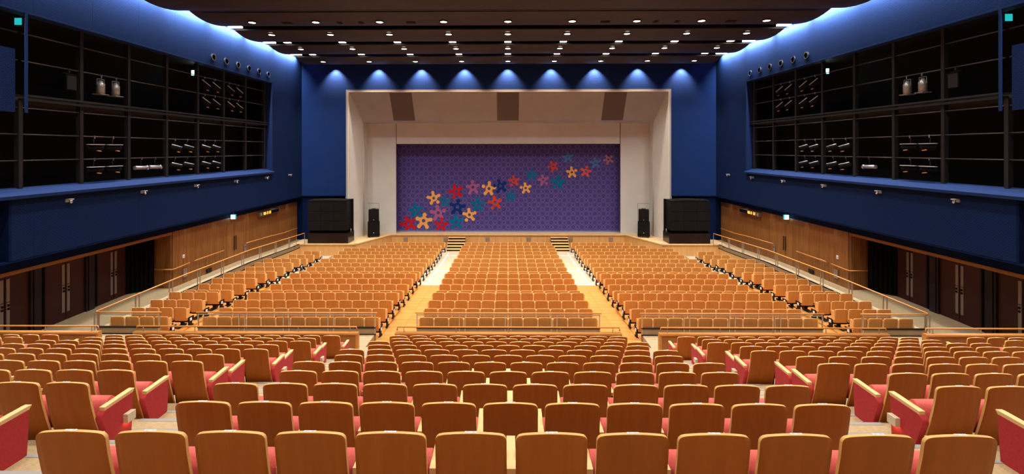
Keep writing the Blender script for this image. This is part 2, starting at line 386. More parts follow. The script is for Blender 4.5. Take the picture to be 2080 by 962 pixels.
# side corridors: level by the doors, a gentle ramp to the stage wings
RAMP = [(14.0, 1.07), (17.05, 1.07), (22.0, 1.22), (27.5, 1.22), (32.8, 1.0), (35.55, 1.0)]
def ramp_z(y):
    for (a, za), (b, zb) in zip(RAMP, RAMP[1:]):
        if y <= b: return za + (zb - za) * (y - a) / (b - a)
    return 1.0
for s in (-1, 1):
    m = MB()
    for (a, za), (b, zb) in zip(RAMP[1:], RAMP[2:]):
        u, v_ = sorted((s * 14.74, s * 17.3))
        m.add([(u, a, -.3), (v_, a, -.3), (v_, b, -.3), (u, b, -.3), (u, a, za), (v_, a, za), (v_, b, zb), (u, b, zb)],
              [(3, 2, 1, 0), (4, 5, 6, 7), (0, 1, 5, 4), (1, 2, 6, 5), (2, 3, 7, 6), (3, 0, 4, 7)])
    part('side_ramp', m, 'carpet_far', floor)
    m = MB()                                  # taupe curb with two black shadow lines and a wooden fascia below
    for (a, za), (b, zb) in zip(RAMP[1:], RAMP[2:]):
        for (xa, xb, d0, d1, mt) in ((14.68, 14.76, -.01, .015, 1), (14.67, 14.74, -.22, -.02, 0), (14.66, 14.74, -.25, -.22, 1)):
            u, v_ = sorted((s * xa, s * xb))
            m.add([(u, a, za + d0), (v_, a, za + d0), (v_, b, zb + d0), (u, b, zb + d0), (u, a, za + d1), (v_, a, za + d1), (v_, b, zb + d1), (u, b, zb + d1)],
                  [(3, 2, 1, 0), (4, 5, 6, 7), (0, 1, 5, 4), (1, 2, 6, 5), (2, 3, 7, 6), (3, 0, 4, 7)], mt)
    part('ramp_curb', m, ['riser', 'black'], floor)
    m = MB()
    for (a, za), (b, zb) in zip(RAMP[1:], RAMP[2:]):
        u, v_ = sorted((s * 14.665, s * 14.735))
        m.add([(u, a, -.2), (v_, a, -.2), (v_, b, -.2), (u, b, -.2), (u, a, za - .27), (v_, a, za - .27), (v_, b, zb - .27), (u, b, zb - .27)],
              [(3, 2, 1, 0), (4, 5, 6, 7), (0, 1, 5, 4), (1, 2, 6, 5), (2, 3, 7, 6), (3, 0, 4, 7)])
    part('ramp_fascia', m, 'stage_face', floor)

# ------------------------------------------------------------------ structure: side walls with galleries
MULL = [15.12 + 2.2 * k for k in range(8)]
for s in (-1, 1):
    nm = SIDE[s]
    W = struct('wall_' + nm, (s * 15.2, 14, 0), 'blue slotted-panel %s side wall above a timber ramp wall' % nm)
    bk = MB().box(s * 15.24, s * 15.6, 14.6, 35.6, 4.22, 6.15).box(s * 15.24, s * 15.6, 6, 35.6, 12.02, 15.4).box(s * 15.24, s * 15.6, 30.95, 35.6, 6.1, 12.05)
    part('backing', bk, 'wall_back', W)
    ys = [14.6] + [m_ for m_ in MULL[1:]] + [33.0, 35.4]
    lo = [14.6, 15.3] + [m_ + 0.17 for m_ in MULL[1:-1]] + [30.66, 33.0, 35.4]
    for a, b in zip(lo, lo[1:]):
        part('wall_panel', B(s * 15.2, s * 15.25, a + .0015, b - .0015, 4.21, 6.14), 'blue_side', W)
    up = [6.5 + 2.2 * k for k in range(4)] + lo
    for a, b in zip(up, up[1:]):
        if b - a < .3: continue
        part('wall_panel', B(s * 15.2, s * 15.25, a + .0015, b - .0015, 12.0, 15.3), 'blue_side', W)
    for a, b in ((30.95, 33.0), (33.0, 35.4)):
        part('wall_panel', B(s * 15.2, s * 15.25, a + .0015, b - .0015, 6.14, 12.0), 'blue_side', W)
    # sloping sill, lintel edge and far jamb of the gallery opening
    sill = MB().prism([(s * 15.04, 6.12), (s * 15.04, 6.22), (s * 15.62, 6.44), (s * 15.62, 6.12)][::s], 'Y', 11, 30.95)
    part('sill', sill, 'blue_trim', W)
    part('opening_trim', B(s * 15.17, s * 15.6, 6, 30.95, 11.93, 12.0), 'blue_trim', W)
    part('opening_trim', B(s * 15.17, s * 15.62, 30.86, 30.97, 6.2, 12.0), 'blue_trim', W)
    part('opening_trim', B(s * 15.16, s * 15.2, 15.0, 15.08, 8.8, 11.93), 'blue_trim', W)
    part('wall_panel', B(s * 15.2, s * 15.26, 11.5, 14.72, 8.8, 10.75), 'blue_side', W)
    part('opening_trim', B(s * 15.5, s * 15.62, 14.2, 14.4, 10.7, 12.0), 'blue_trim', W)
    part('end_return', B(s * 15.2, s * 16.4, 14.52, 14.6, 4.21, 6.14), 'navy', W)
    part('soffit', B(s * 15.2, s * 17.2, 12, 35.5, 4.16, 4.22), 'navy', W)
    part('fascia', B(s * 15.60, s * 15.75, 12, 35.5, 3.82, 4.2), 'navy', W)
    part('timber_edge', B(s * 15.58, s * 15.78, 12, 22.2, 3.70, 3.82), 'edge_wood', W)
    # timber lining beside the ramp, with ribs
    part('timber_lining', MB().box(s * 15.65, s * 15.8, 22.2, 35.5, 0.9, 3.83).box(s * 15.62, s * 17.1, 22.2, 22.3, 0.9, 3.83), 'wood_gap', W)
    rib = MB(); y = 22.31
    while y < 35.45:
        wd = 0.075 if not (26.6 < y < 28.6 or 33.6 < y) else 0.30
        rib.box(s * 15.60, s * 15.66, y, min(y + wd, 35.5), 1.0, 3.82); y += wd + 0.018
    x = 15.62
    while x < 17.0: rib.box(s * x, s * (x + .075), 22.17, 22.21, 1.2, 3.82); x += .093
    part('timber_rib', rib, 'wood_wall', W, stuff=True)
    part('foyer_wall', B(s * 17.06, s * 17.2, 12, 22.3, 0.9, 4.2), 'door', W)
    # lighting gallery behind the opening
    G = thing('lighting_gallery', 'dark two-storey lighting gallery of steel mullions and pipes behind the %s blue wall' % nm, 'gallery', (s * 15.6, 15, 6.4))
    part('back_wall', MB().box(s * 17.3, s * 17.5, 8, 31.2, 6, 12.3).box(s * 15.3, s * 17.4, 30.98, 31.2, 6, 12.3).box(s * 15.62, s * 17.4, 8, 31, 12.02, 12.2), 'gal', G)
    part('gallery_floor', MB().box(s * 15.5, s * 17.4, 8, 31, 6.0, 6.2).prism([(s * 15.62, 9.18), (s * 15.62, 9.26), (s * 17.4, 9.62), (s * 17.4, 9.18)][::s], 'Y', 8, 31), 'gal_floor', G)
    part('transom', MB().box(s * 15.40, s * 15.60, 15.2, 30.9, 9.20, 9.28).box(s * 15.36, s * 15.44, 15.2, 30.9, 9.34, 9.40), 'gal_steel', G)
    for k, y in enumerate(MULL):
        part('mullion', B(s * 15.50, s * 15.66, y, y + .13, 6.3, 12.0 if k else 9.2), 'gal_steel', G)
    for z in (11.36, 10.48, 8.98, 8.13, 7.29):
        for k in range(-1, 7):
            y0 = MULL[0] - 2.2 if k < 0 else MULL[k] + .13
            y1 = MULL[k + 1]
            part('pipe', MB().tube([(s * 15.55, y0, z), (s * 15.55, y1, z)], 0.024, 6), 'pipe', G)
# front wall round the proscenium
WF = struct('wall_front', (0, 35.4, 0), 'blue slotted-panel front wall around the stage opening')
part('backing', MB().box(-15.3, -11.9, 35.44, 35.6, 4.2, 15.4).box(11.9, 15.3, 35.44, 35.6, 4.2, 15.4).box(-12, 12, 35.44, 35.6, 12.05, 15.4), 'wall_back', WF)
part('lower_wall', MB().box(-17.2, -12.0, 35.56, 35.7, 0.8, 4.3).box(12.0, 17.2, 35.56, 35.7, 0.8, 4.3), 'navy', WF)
for s in (-1, 1):
    for (a, b) in ((11.88, 13.5), (13.5, 15.2)):
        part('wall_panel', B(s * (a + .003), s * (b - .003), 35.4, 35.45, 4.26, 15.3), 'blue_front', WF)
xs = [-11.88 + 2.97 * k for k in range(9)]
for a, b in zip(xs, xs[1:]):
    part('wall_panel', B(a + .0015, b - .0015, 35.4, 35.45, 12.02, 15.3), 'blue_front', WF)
# back and rear shell (behind the camera)
WB = struct('wall_back', (0, -8, 0), 'plain rear wall behind the last seats')
part('rear_panel', B(-17.2, 17.2, -8.2, -8.0, 3, 15.5), 'wood_wall', WB)
for s in (-1, 1):
    part('rear_side_panel', B(s * 17.2, s * 17.4, -8, 15, 0.8, 15.5), 'wall_back', WB)

# ------------------------------------------------------------------ structure: ceiling with stepped reflectors
CE = struct('ceiling', (0, 20, 14), 'dark brown stepped ceiling reflectors with round downlights')
part('roof_slab', B(-17.3, 17.3, -8.2, 36, 15.35, 15.5), 'ceil_top', CE)
def refl_profile(t, zb): return zb + (.17 * ((.4 - t) / .4) ** 2 if t < .4 else .3 * ((t - .4) / .6) ** 2)
REF = [(-5.8, -2.6, 13.5), (-2.3, 0.7, 13.5), (1.0, 4.0, 13.5), (4.4, 7.4, 13.5), (7.8, 10.8, 13.52), (11.1, 14.1, 13.54), (14.45, 17.45, 13.56), (17.8, 20.9, 13.4), (21.2, 24.3, 13.60), (24.75, 27.9, 13.62), (28.3, 31.45, 13.62), (31.85, 35.0, 13.60)]
def reflector(y0, y1, zb, half=14.1):
    pr = [(y0 + (y1 - y0) * k / 14, refl_profile(k / 14, zb)) for k in range(15)]
    top = [(y, z + 0.06) for y, z in reversed(pr)]
    return part('reflector_panel', MB().prism(pr + top, 'X', -half, half, 0, False), 'ceil', CE)
for r in REF: reflector(*r)
for s in (-1, 1): part('cove_light_block', B(s * 14.02, s * 14.08, -6, 35.0, 14.05, 15.35), 'ceil_top', CE)  # unseen strips, added to keep cove light out of the reflector gaps
part('lighting_bar', MB().tube([(-13.4, 21.05, 13.66), (13.4, 21.05, 13.66)], .03, 6), 'gal_steel', CE)
# ------------------------------------------------------------------ structure: stage and proscenium
ST = struct('stage_floor', (0, 36, 0), 'raised timber stage with angled wings')
poly = [(-15.2, 33.8), (-10.76, 33.8), (-9.13, 37.6), (9.13, 37.6), (10.76, 33.8), (15.2, 33.8), (15.2, 35.6), (11.9, 35.6), (11.9, 40.2), (-11.9, 40.2), (-11.9, 35.6), (-15.2, 35.6)]
part('stage_deck', MB().prism(poly, 'Z', 0.93, 1.02), 'stage', ST)
fr = [(-15.0, 33.84), (-10.74, 33.84), (-9.1, 37.64), (9.1, 37.64), (10.74, 33.84), (15.0, 33.84)]
def seg_box(p, q, d, z0, z1, mb):
    dx, dy = q[0] - p[0], q[1] - p[1]; l = sqrt(dx * dx + dy * dy); nx, ny = -dy / l * d, dx / l * d
    return mb.prism([p, q, (q[0] + nx, q[1] + ny), (p[0] + nx, p[1] + ny)], 'Z', z0, z1)
for p, q in zip(fr, fr[1:]):                   # front fascia in separate boards
    l = sqrt((q[0] - p[0]) ** 2 + (q[1] - p[1]) ** 2); n = max(1, round(l / 2.1))
    for k in range(n):
        a = (p[0] + (q[0] - p[0]) * (k / n + .0004), p[1] + (q[1] - p[1]) * (k / n + .0004)); b = (p[0] + (q[0] - p[0]) * ((k + 1) / n - .0004), p[1] + (q[1] - p[1]) * ((k + 1) / n - .0004))
        part('fascia_panel', seg_box(a, b, 0.06, -0.3, 0.93, MB()), 'stage_face', ST)
    ex, ey = (q[0] - p[0]) / l * .04, (q[1] - p[1]) / l * .04
    part('stage_nosing', seg_box((p[0] - ex, p[1] - .06 - ey), (q[0] + ex, q[1] - .06 + ey), 0.14, 0.95, 1.025, MB()), 'stage_edge', ST)
for x in (-8.0, -4.85, -1.6, 1.6, 4.85, 8.0):
    v = MB()
    for k in range(7): v.box(x - .15, x + .15, 37.60, 37.64, 0.5 + .045 * k, 0.525 + .045 * k)
    v.box(x - .15, x - .13, 37.6, 37.64, .5, .8).box(x + .13, x + .15, 37.6, 37.64, .5, .8)
    part('air_vent', v, 'vent', ST)

PR = struct('wall_proscenium', (0, 36, 1.02), 'beige splayed proscenium surround of the stage')
ZT, ZI = 11.99, 9.84
for s in (-1, 1):
    sp_ = MB(); P0 = (s * 11.70, 35.42); P1 = (s * 11.12, 36.85)
    sp_.add([(P0[0], P0[1], 1.02), (P1[0], P1[1], 1.02), (P1[0], P1[1], ZI), (P0[0], P0[1], ZT - .12),
             (s * 12.0, 35.5, 1.02), (s * 12.0, 36.9, 1.02), (s * 12.0, 36.9, ZT), (s * 12.0, 35.5, ZT)],
            [(0, 1, 2, 3), (4, 5, 6, 7), (0, 1, 5, 4), (3, 2, 6, 7), (0, 3, 7, 4), (1, 2, 6, 5)])
    part('splay', sp_, 'beige', PR)
    part('inner_reveal', B(s * 11.12, s * 11.4, 36.86, 38.1, 1.02, 9.9), 'beige', PR)
    part('column', MB().tube([(s * 11.16, 37.05, 1.02), (s * 11.16, 37.05, 9.8)], .09, 10), 'beige', PR)
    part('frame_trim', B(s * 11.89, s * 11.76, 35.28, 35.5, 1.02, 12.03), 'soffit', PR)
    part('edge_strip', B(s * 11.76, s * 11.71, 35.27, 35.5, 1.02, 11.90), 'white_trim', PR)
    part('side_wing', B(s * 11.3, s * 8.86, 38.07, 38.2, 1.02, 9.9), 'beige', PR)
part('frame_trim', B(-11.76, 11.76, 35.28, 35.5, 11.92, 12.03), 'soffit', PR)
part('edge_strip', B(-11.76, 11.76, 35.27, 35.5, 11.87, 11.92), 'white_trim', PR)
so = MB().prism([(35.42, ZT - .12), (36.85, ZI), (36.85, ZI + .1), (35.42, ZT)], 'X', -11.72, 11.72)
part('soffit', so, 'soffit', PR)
sl = (ZI - (ZT - .12)) / (36.85 - 35.42)
for x in (-7.92, 0.0, 7.92):
    g = MB(); y0, y1 = 35.45, 36.83
    z0, z1 = ZT - .12 + sl * .03, ZI - sl * .02
    g.prism([(y0, z0 - .012), (y1, z1 - .012), (y1, z1 + .02), (y0, z0 + .02)], 'X', x - .82, x + .82)
    part('speaker_grille', g, 'grille', PR, label='brown cloth grille in the soffit')
for s in (-1, 1):                              # access door outlined in each wing
    part('wing_door_groove', MB().box(s * 11.1, s * 10.2, 38.06, 38.075, 3.38, 3.40).box(s * 10.2, s * 10.22, 38.06, 38.075, 1.02, 3.40), 'grille', PR)
for (x, w_) in ((-10.4, .42), (-4.55, .42), (-7.9, .2), (-6.9, .2), (10.4, .42), (4.55, .42), (7.9, .2), (6.9, .2)):
    part('ceiling_vent', B(x - w_ / 2, x + w_ / 2, 22.45, 22.75, 13.575, 13.6), 'gal', CE)
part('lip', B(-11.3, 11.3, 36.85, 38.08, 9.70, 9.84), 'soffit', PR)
part('header', MB().box(-8.80, 8.80, 38.05, 38.2, 8.09, 9.72), 'beige', PR)
part('stage_void', MB().box(-11.9, 11.9, 40.1, 40.2, 1.0, 10.5).box(-11.9, 11.9, 38.3, 40.2, 10.3, 10.5), 'velour', PR)

# ------------------------------------------------------------------ doors of the side corridors
nd = 1
for s in (-1, 1):
    for yc in (16.1, 18.35, 20.6):
        D = struct('door_%d' % nd, (s * 17.05, yc, 1.1), 'dark red double door in the %s corridor' % SIDE[s]); nd += 1
        z0 = ramp_z(yc) + .02
        part('frame', MB().box(s * 16.93, s * 17.08, yc - .9, yc - .84, z0, 3.9).box(s * 16.93, s * 17.08, yc + .84, yc + .9, z0, 3.9).box(s * 17.03, s * 17.08, yc - .9, yc + .9, 3.6, 4.1), 'door_gap', D)
        for q in (-1, 1):
            lf = part('door_leaf', B(s * 17.0, s * 17.06, yc + q * .012, yc + q * .82, z0, 3.6), 'door', D)
            part('push_plate', MB().box(s * 16.985, s * 17.01, yc + q * .05, yc + q * .16, 1.42, 2.45).box(s * 16.985, s * 17.01, yc + q * .05, yc + q * .16, 2.48, 3.25), 'door_plate', lf)
            part('handle', MB().box(s * 16.95, s * 16.99, yc + q * .08, yc + q * .13, 2.2, 2.27).box(s * 16.95, s * 16.99, yc + q * .08, yc + q * .13, 2.32, 2.39), 'black', lf)
        part('pier', B(s * 16.92, s * 17.1, yc + .95, yc + 1.22, z0 - .1, 4.1), 'door_gap', D)

# ------------------------------------------------------------------ stage curtain with its motifs
CU = thing('stage_curtain', 'purple drop curtain with ring pattern and flower motifs, closing the stage opening', 'curtain', (0, 39, 1.02))
cm = MB(); nx = 72
for k in range(nx + 1):
    x = -9.3 + 18.6 * k / nx; yy = 39.0
    cm.v += [(x, yy, 1.10), (x, yy, 9.4)]
for k in range(nx): cm.f.append([2 * k, 2 * k + 2, 2 * k + 3, 2 * k + 1]); cm.m.append(0); cm.sm.append(True)
part('cloth', cm, 'curtain', CU)
part('hem', B(-9.3, 9.3, 38.99, 39.01, 1.03, 1.12), 'fringe', CU, label='pale blue hem')
def cxy(px, py, o, sc): X = (o[0] + px / sc - 1031.8) * 38.95 / F; return X, CZ - (o[1] + py / sc - 304) * 38.95 / F
FLOW = [
 (0, 'f_red', (148, 833), [(122, 770), (75, 835), (205, 870), (125, 895)], (195, 795)),
 (0, 'f_yel', (303, 800), [(240, 778), (375, 790), (255, 858), (337, 865)], (313, 740)),
 (0, 'f_teal', (220, 690), [(212, 635), (278, 665), (160, 685), (195, 748)], (265, 740)),
 (0, 'f_yel', (408, 568), [(398, 510), (460, 540), (350, 560), (382, 620)], (450, 608)),
 (0, 'f_red', (637, 498), [(619, 440), (688, 465), (575, 497), (685, 540)], (617, 558)),
 (0, 'f_teal', (523, 603), [(522, 560), (565, 590), (497, 642), (548, 642)], (480, 590)),
 (0, 'f_mauve', (453, 718), [(443, 655), (385, 708), (418, 780), (490, 770)], (513, 697)),
 (0, 'f_navy', (652, 658), [(590, 632), (720, 650), (605, 715), (685, 720)], (660, 597)),
 (0, 'f_red', (487, 843), [(430, 820), (543, 828), (445, 885), (513, 890)], (490, 783)),
 (0, 'f_teal', (638, 815), [(632, 752), (578, 798), (695, 790), (680, 862)], (605, 866)),
 (0, 'f_yel', (775, 740), [(770, 685), (720, 728), (832, 720), (815, 785)], (745, 793)),
 (0, 'f_teal', (860, 635), [(860, 575), (803, 612), (828, 685), (898, 683)], (917, 615)),
 (0, 'f_mauve', (812, 455), [(755, 447), (865, 435), (780, 515), (850, 503)], (806, 400)),
 (0, 'f_yel', (978, 470), [(982, 410), (1035, 460), (938, 520), (1005, 522)], (921, 447)),
 (0, 'f_navy', (1095, 445), [(1078, 388), (1143, 412), (1070, 502), (1140, 485)], (1035, 440)),
 (0, 'f_orange', (1042, 612), [(1030, 558), (1093, 590), (980, 607), (1083, 658)], (1013, 668)),
 (0, 'f_teal', (1200, 547), [(1212, 503), (1248, 545), (1163, 580), (1217, 592)], (1160, 523)),
 (0, 'f_orange', (1235, 390), [(1231, 345), (1280, 372), (1187, 380), (1268, 426)], (1210, 432)),
 (1, 'f_yel', (140, 465), [(133, 420), (185, 445), (115, 508), (173, 500)], (94, 457)),
 (1, 'f_teal', (200, 327), [(157, 310), (246, 320), (170, 362), (225, 368)], (205, 282)),
 (1, 'f_mauve', (320, 380), [(313, 338), (367, 360), (275, 378), (302, 428)], (355, 415)),
 (1, 'f_orange', (425, 242), [(402, 198), (455, 212), (460, 265), (412, 290)], (375, 247)),
 (1, 'f_teal', (475, 405), [(482, 345), (418, 382), (535, 395), (502, 460)], (433, 447)),
 (1, 'f_yel', (615, 303), [(610, 255), (570, 293), (590, 345), (647, 340)], (656, 283)),
 (1, 'f_salmon', (760, 295), [(718, 272), (807, 290), (724, 327), (778, 337)], (768, 250)),
 (1, 'f_blue', (573, 147), [(572, 105), (528, 140), (620, 128), (548, 188)], (603, 180)),
 (1, 'f_blue', (857, 207), [(850, 165), (808, 198), (900, 183), (833, 247)], (888, 240)),
 (1, 'f_pink', (990, 170), [(968, 135), (945, 180), (1030, 190), (980, 215)], (1022, 143)),
]
for fi, (cr, mt, c, tips, det) in enumerate(FLOW):
    o, sc = ((800, 290), 5.062) if cr == 0 else ((1040, 290), 5.065)
    cx, cz = cxy(*c, o, sc); T = [cxy(*t, o, sc) for t in tips]; dx_, dz_ = cxy(*det, o, sc)
    R = sum(sqrt((a - cx) ** 2 + (b - cz) ** 2) for a, b in T) / len(T)
    rt = R * 0.29; ri, ro = R * 0.26, R * 0.60
    yb = 38.997 - 0.0009 * fi
    m = MB()
    def disc(x, z, r, y, n=14): m.add([(x, y, z)] + [(x + r * cos(2 * pi * k / n), y, z + r * sin(2 * pi * k / n)) for k in range(n)], [(0, k + 1, (k + 1) % n + 1) for k in range(n)])
    n = 20
    m.add([(cx + ri * cos(2 * pi * k / n), yb, cz + ri * sin(2 * pi * k / n)) for k in range(n)] + [(cx + ro * cos(2 * pi * k / n), yb, cz + ro * sin(2 * pi * k / n)) for k in range(n)],
          [(k, (k + 1) % n, n + (k + 1) % n, n + k) for k in range(n)])
    for j, (tx, tz) in enumerate(T):
        dx, dz = tx - cx, tz - cz; l = sqrt(dx * dx + dz * dz); ux, uz = dx / l, dz / l; px_, pz_ = -uz, ux
        y = yb - .0001 * (j + 1); a0, w0, w1 = ro * .85, rt * .95, rt * .72
        m.add([(cx + ux * a0 + px_ * w0, y, cz + uz * a0 + pz_ * w0), (cx + ux * a0 - px_ * w0, y, cz + uz * a0 - pz_ * w0), (tx - px_ * w1, y, tz - pz_ * w1), (tx + px_ * w1, y, tz + pz_ * w1)], [(0, 1, 2, 3)])
        disc(tx, tz, rt, y - .00005)
    disc(dx_, dz_, rt * 1.05, yb - .0006)
    part('flower_motif', m, mt, CU)

# ------------------------------------------------------------------ stage stairs, loudspeakers
for s in (-1, 1):
    X0, X1 = (-4.63, -3.3) if s < 0 else (3.3, 4.63)
    t = thing('stage_stair', 'short black-risered stair up to the stage at the end of the %s aisle' % SIDE[s], 'stairs', ((X0 + X1) / 2, 36.2, 0))
    for k in range(5):
        y0 = 36.2 + .27 * k; z = .17 * (k + 1)
        part('tread', B(X0 + .0, X1 - .0, y0, y0 + .29, z - .05, z), 'stage_edge', t)
        part('riser', B(X0 + .03, X1 - .03, y0 + .03, y0 + .06, z - .17, z - .05), 'black', t)
    for x in (X0 + .02, X1 - .06): part('stringer', MB().prism([(36.25, 0), (37.5, 0), (37.5, .78), (36.25, .1)], 'X', x, x + .04), 'black', t)
for s in (-1, 1):
    x0, x1 = sorted((s * 11.40, s * 14.15))
    xi, xo = s * 11.40, s * 14.15
    t = thing('speaker_stack', 'large black loudspeaker cabinet on a plinth at the %s stage wing' % SIDE[s], 'speaker', ((x0 + x1) / 2, 34.4, 1.03))
    part('plinth', B(xi - s * .12, xo, 33.92, 35.25, 1.03, 1.74), 'gloss_black', t)
    part('shadow_gap', B(xi + s * .1, xo - s * .1, 34.05, 35.1, 1.74, 1.93), 'velour', t)
    part('cabinet', B(xi, xo, 33.97, 35.15, 1.93, 3.98), 'black', t)
    for i in range(3):
        for j in range(3):
            a = x0 + (x1 - x0) * i / 3; b = x0 + (x1 - x0) * (i + 1) / 3
            part('front_grille', B(a + .008, b - .008, 33.92, 33.98, 1.94 + .68 * j, 2.60 + .68 * j), 'speaker_black', t)
    cv = MB(); n = 8                              # loose dust cover on top
    for k in range(n):
        xa = x0 + (x1 - x0) * k / n; xb = x0 + (x1 - x0) * (k + 1) / n; cv.box(xa, xb, 33.93, 35.15, 3.98, 4.03 + .05 * sin(pi * (k + .5) / n) + random.uniform(0, .02))
    part('dust_cover', cv, 'speaker_black', t)
    part('corner_post', B(xi - s * .10, xi + s * .02, 35.05, 35.2, 1.74, 4.06), 'black', t)
    xc = -10.22 if s < 0 else 10.26
    t = thing('stage_speaker', 'portable black loudspeaker and bass bin on castors, %s side of the stage' % SIDE[s], 'speaker', (xc, 36.6, 1.02))
    t.rotation_euler.z = -s * 0.27
    part('bass_bin', MB().rbox(xc - .44, xc + .44, 36.3, 37.1, 1.22, 2.16, .04), 'black', t)
    part('bass_grille', B(xc - .40, xc + .40, 36.28, 36.31, 1.27, 2.02), 'speaker_black', t)
    part('cabinet', MB().rbox(xc - .38, xc + .38, 36.35, 37.0, 2.18, 3.10, .05), 'black', t)
    part('grille', B(xc - .34, xc + .34, 36.33, 36.36, 2.22, 3.04), 'speaker_black', t)
    part('handle', B(xc - .16, xc + .16, 36.5, 36.8, 3.10, 3.16), 'black', t)
    part('badge', MB().box(xc - .02, xc + .02, 36.32, 36.34, 2.32, 2.36).box(xc - .02, xc + .02, 36.27, 36.29, 1.35, 1.39), 'num', t)
    part('dolly', B(xc - .45, xc + .45, 36.28, 37.1, 1.14, 1.22), 'black', t)
    for (dx, yy) in ((-.36, 36.4), (.36, 36.4), (-.36, 37.0), (.36, 37.0)):
        part('castor', MB().tube([(xc + dx - .025, yy, 1.08), (xc + dx + .025, yy, 1.08)], .06, 10), 'gal_steel', t)

# ------------------------------------------------------------------ parapets and railings
def parapet(x0, x1, label, end_l=True, end_r=True):
    t = thing('parapet', label, 'parapet', ((x0 + x1) / 2, 14.05, 1.0), 'low timber parapets along the cross aisle')
    n = max(1, round((x1 - x0) / 1.3))
    for k in range(n):
        a = x0 + (x1 - x0) * k / n; b = x0 + (x1 - x0) * (k + 1) / n
        part('board', B(a + .004, b - .004, 13.99, 14.09, 0.9, 2.245), 'panel_wood', t)
    part('cap', MB().rbox(x0 - .03, x1 + .03, 13.96, 14.11, 2.235, 2.31, .02, 'X'), 'rail_wood', t)
    part('handrail', MB().tube([(x0 + .02, 14.05, 2.36), (x0 + .03, 14.05, 2.455), (x1 - .03, 14.05, 2.455), (x1 - .02, 14.05, 2.36)], .024, 8), 'rail_wood', t)
    n = max(2, round((x1 - x0) / 1.6) + 1)
    for k in range(n):
        x = x0 + .22 + (x1 - x0 - .44) * k / (n - 1)
        part('bracket', MB().tube([(x, 14.05, 2.3), (x, 14.05, 2.44)], .012, 6), 'steel', t)
    for x in (x0, x1): part('end_post', B(x - .035, x + .035, 13.97, 14.11, 0.9, 2.25), 'rail_wood', t)
parapet(-3.26, 3.26, 'timber parapet in the middle, in front of the centre tier block')
for s in (-1, 1):
    a, b = sorted((s * 4.40, s * 10.93)); parapet(a, b, 'long timber parapet in front of the %s tier block' % SIDE[s])
    a, b = sorted((s * 12.02, s * 16.6)); parapet(a, b, 'timber parapet by the %s corridor, nearest the doors' % SIDE[s])
def rail_wall(x0, x1, label):
    t = thing('glass_railing', label, 'railing', ((x0 + x1) / 2, 17.05, 1.07), 'glass railings behind the rearmost floor seats')
    part('kick_board', B(x0, x1, 17.06, 17.12, 0.75, 1.30), 'riser', t)
    part('seal', MB().box(x0, x1, 17.035, 17.125, 1.30, 1.335).box(x0, x1, 17.035, 17.1, 1.06, 1.10), 'black', t)
    part('handrail', MB().tube([(x0 - .05, 17.08, 1.84), (x1 + .05, 17.08, 1.84)], .026, 8), 'rail_wood', t)
    n = max(2, round((x1 - x0) / 1.6) + 1); w_ = (x1 - x0) / (n - 1)
    for k in range(n):
        xs_ = [x0 + .02] if k == 0 else [x1 - .02] if k == n - 1 else [x0 + w_ * k - .1, x0 + w_ * k + .1]
        for x in xs_: part('post', B(x - .012, x + .012, 17.04, 17.10, 1.07, 1.80), 'steel', t)
    part('under_rail', B(x0, x1, 17.05, 17.10, 1.765, 1.785), 'steel', t)
    for k in range(n - 1):
        part('glass_pane', B(x0 + w_ * k + .1, x0 + w_ * (k + 1) - .1, 17.065, 17.077, 1.34, 1.765), 'glass', t)
rail_wall(-3.25, 3.25, 'glass railing with wooden handrail behind the centre floor block')
for s in (-1, 1):
    a, b = sorted((s * 4.70, s * 11.06)); rail_wall(a, b, 'long glass railing with wooden handrail behind the %s inner floor block' % SIDE[s])
    a, b = sorted((s * 12.42, s * 14.68)); rail_wall(a, b, 'short glass railing with wooden handrail behind the %s outer floor block' % SIDE[s])
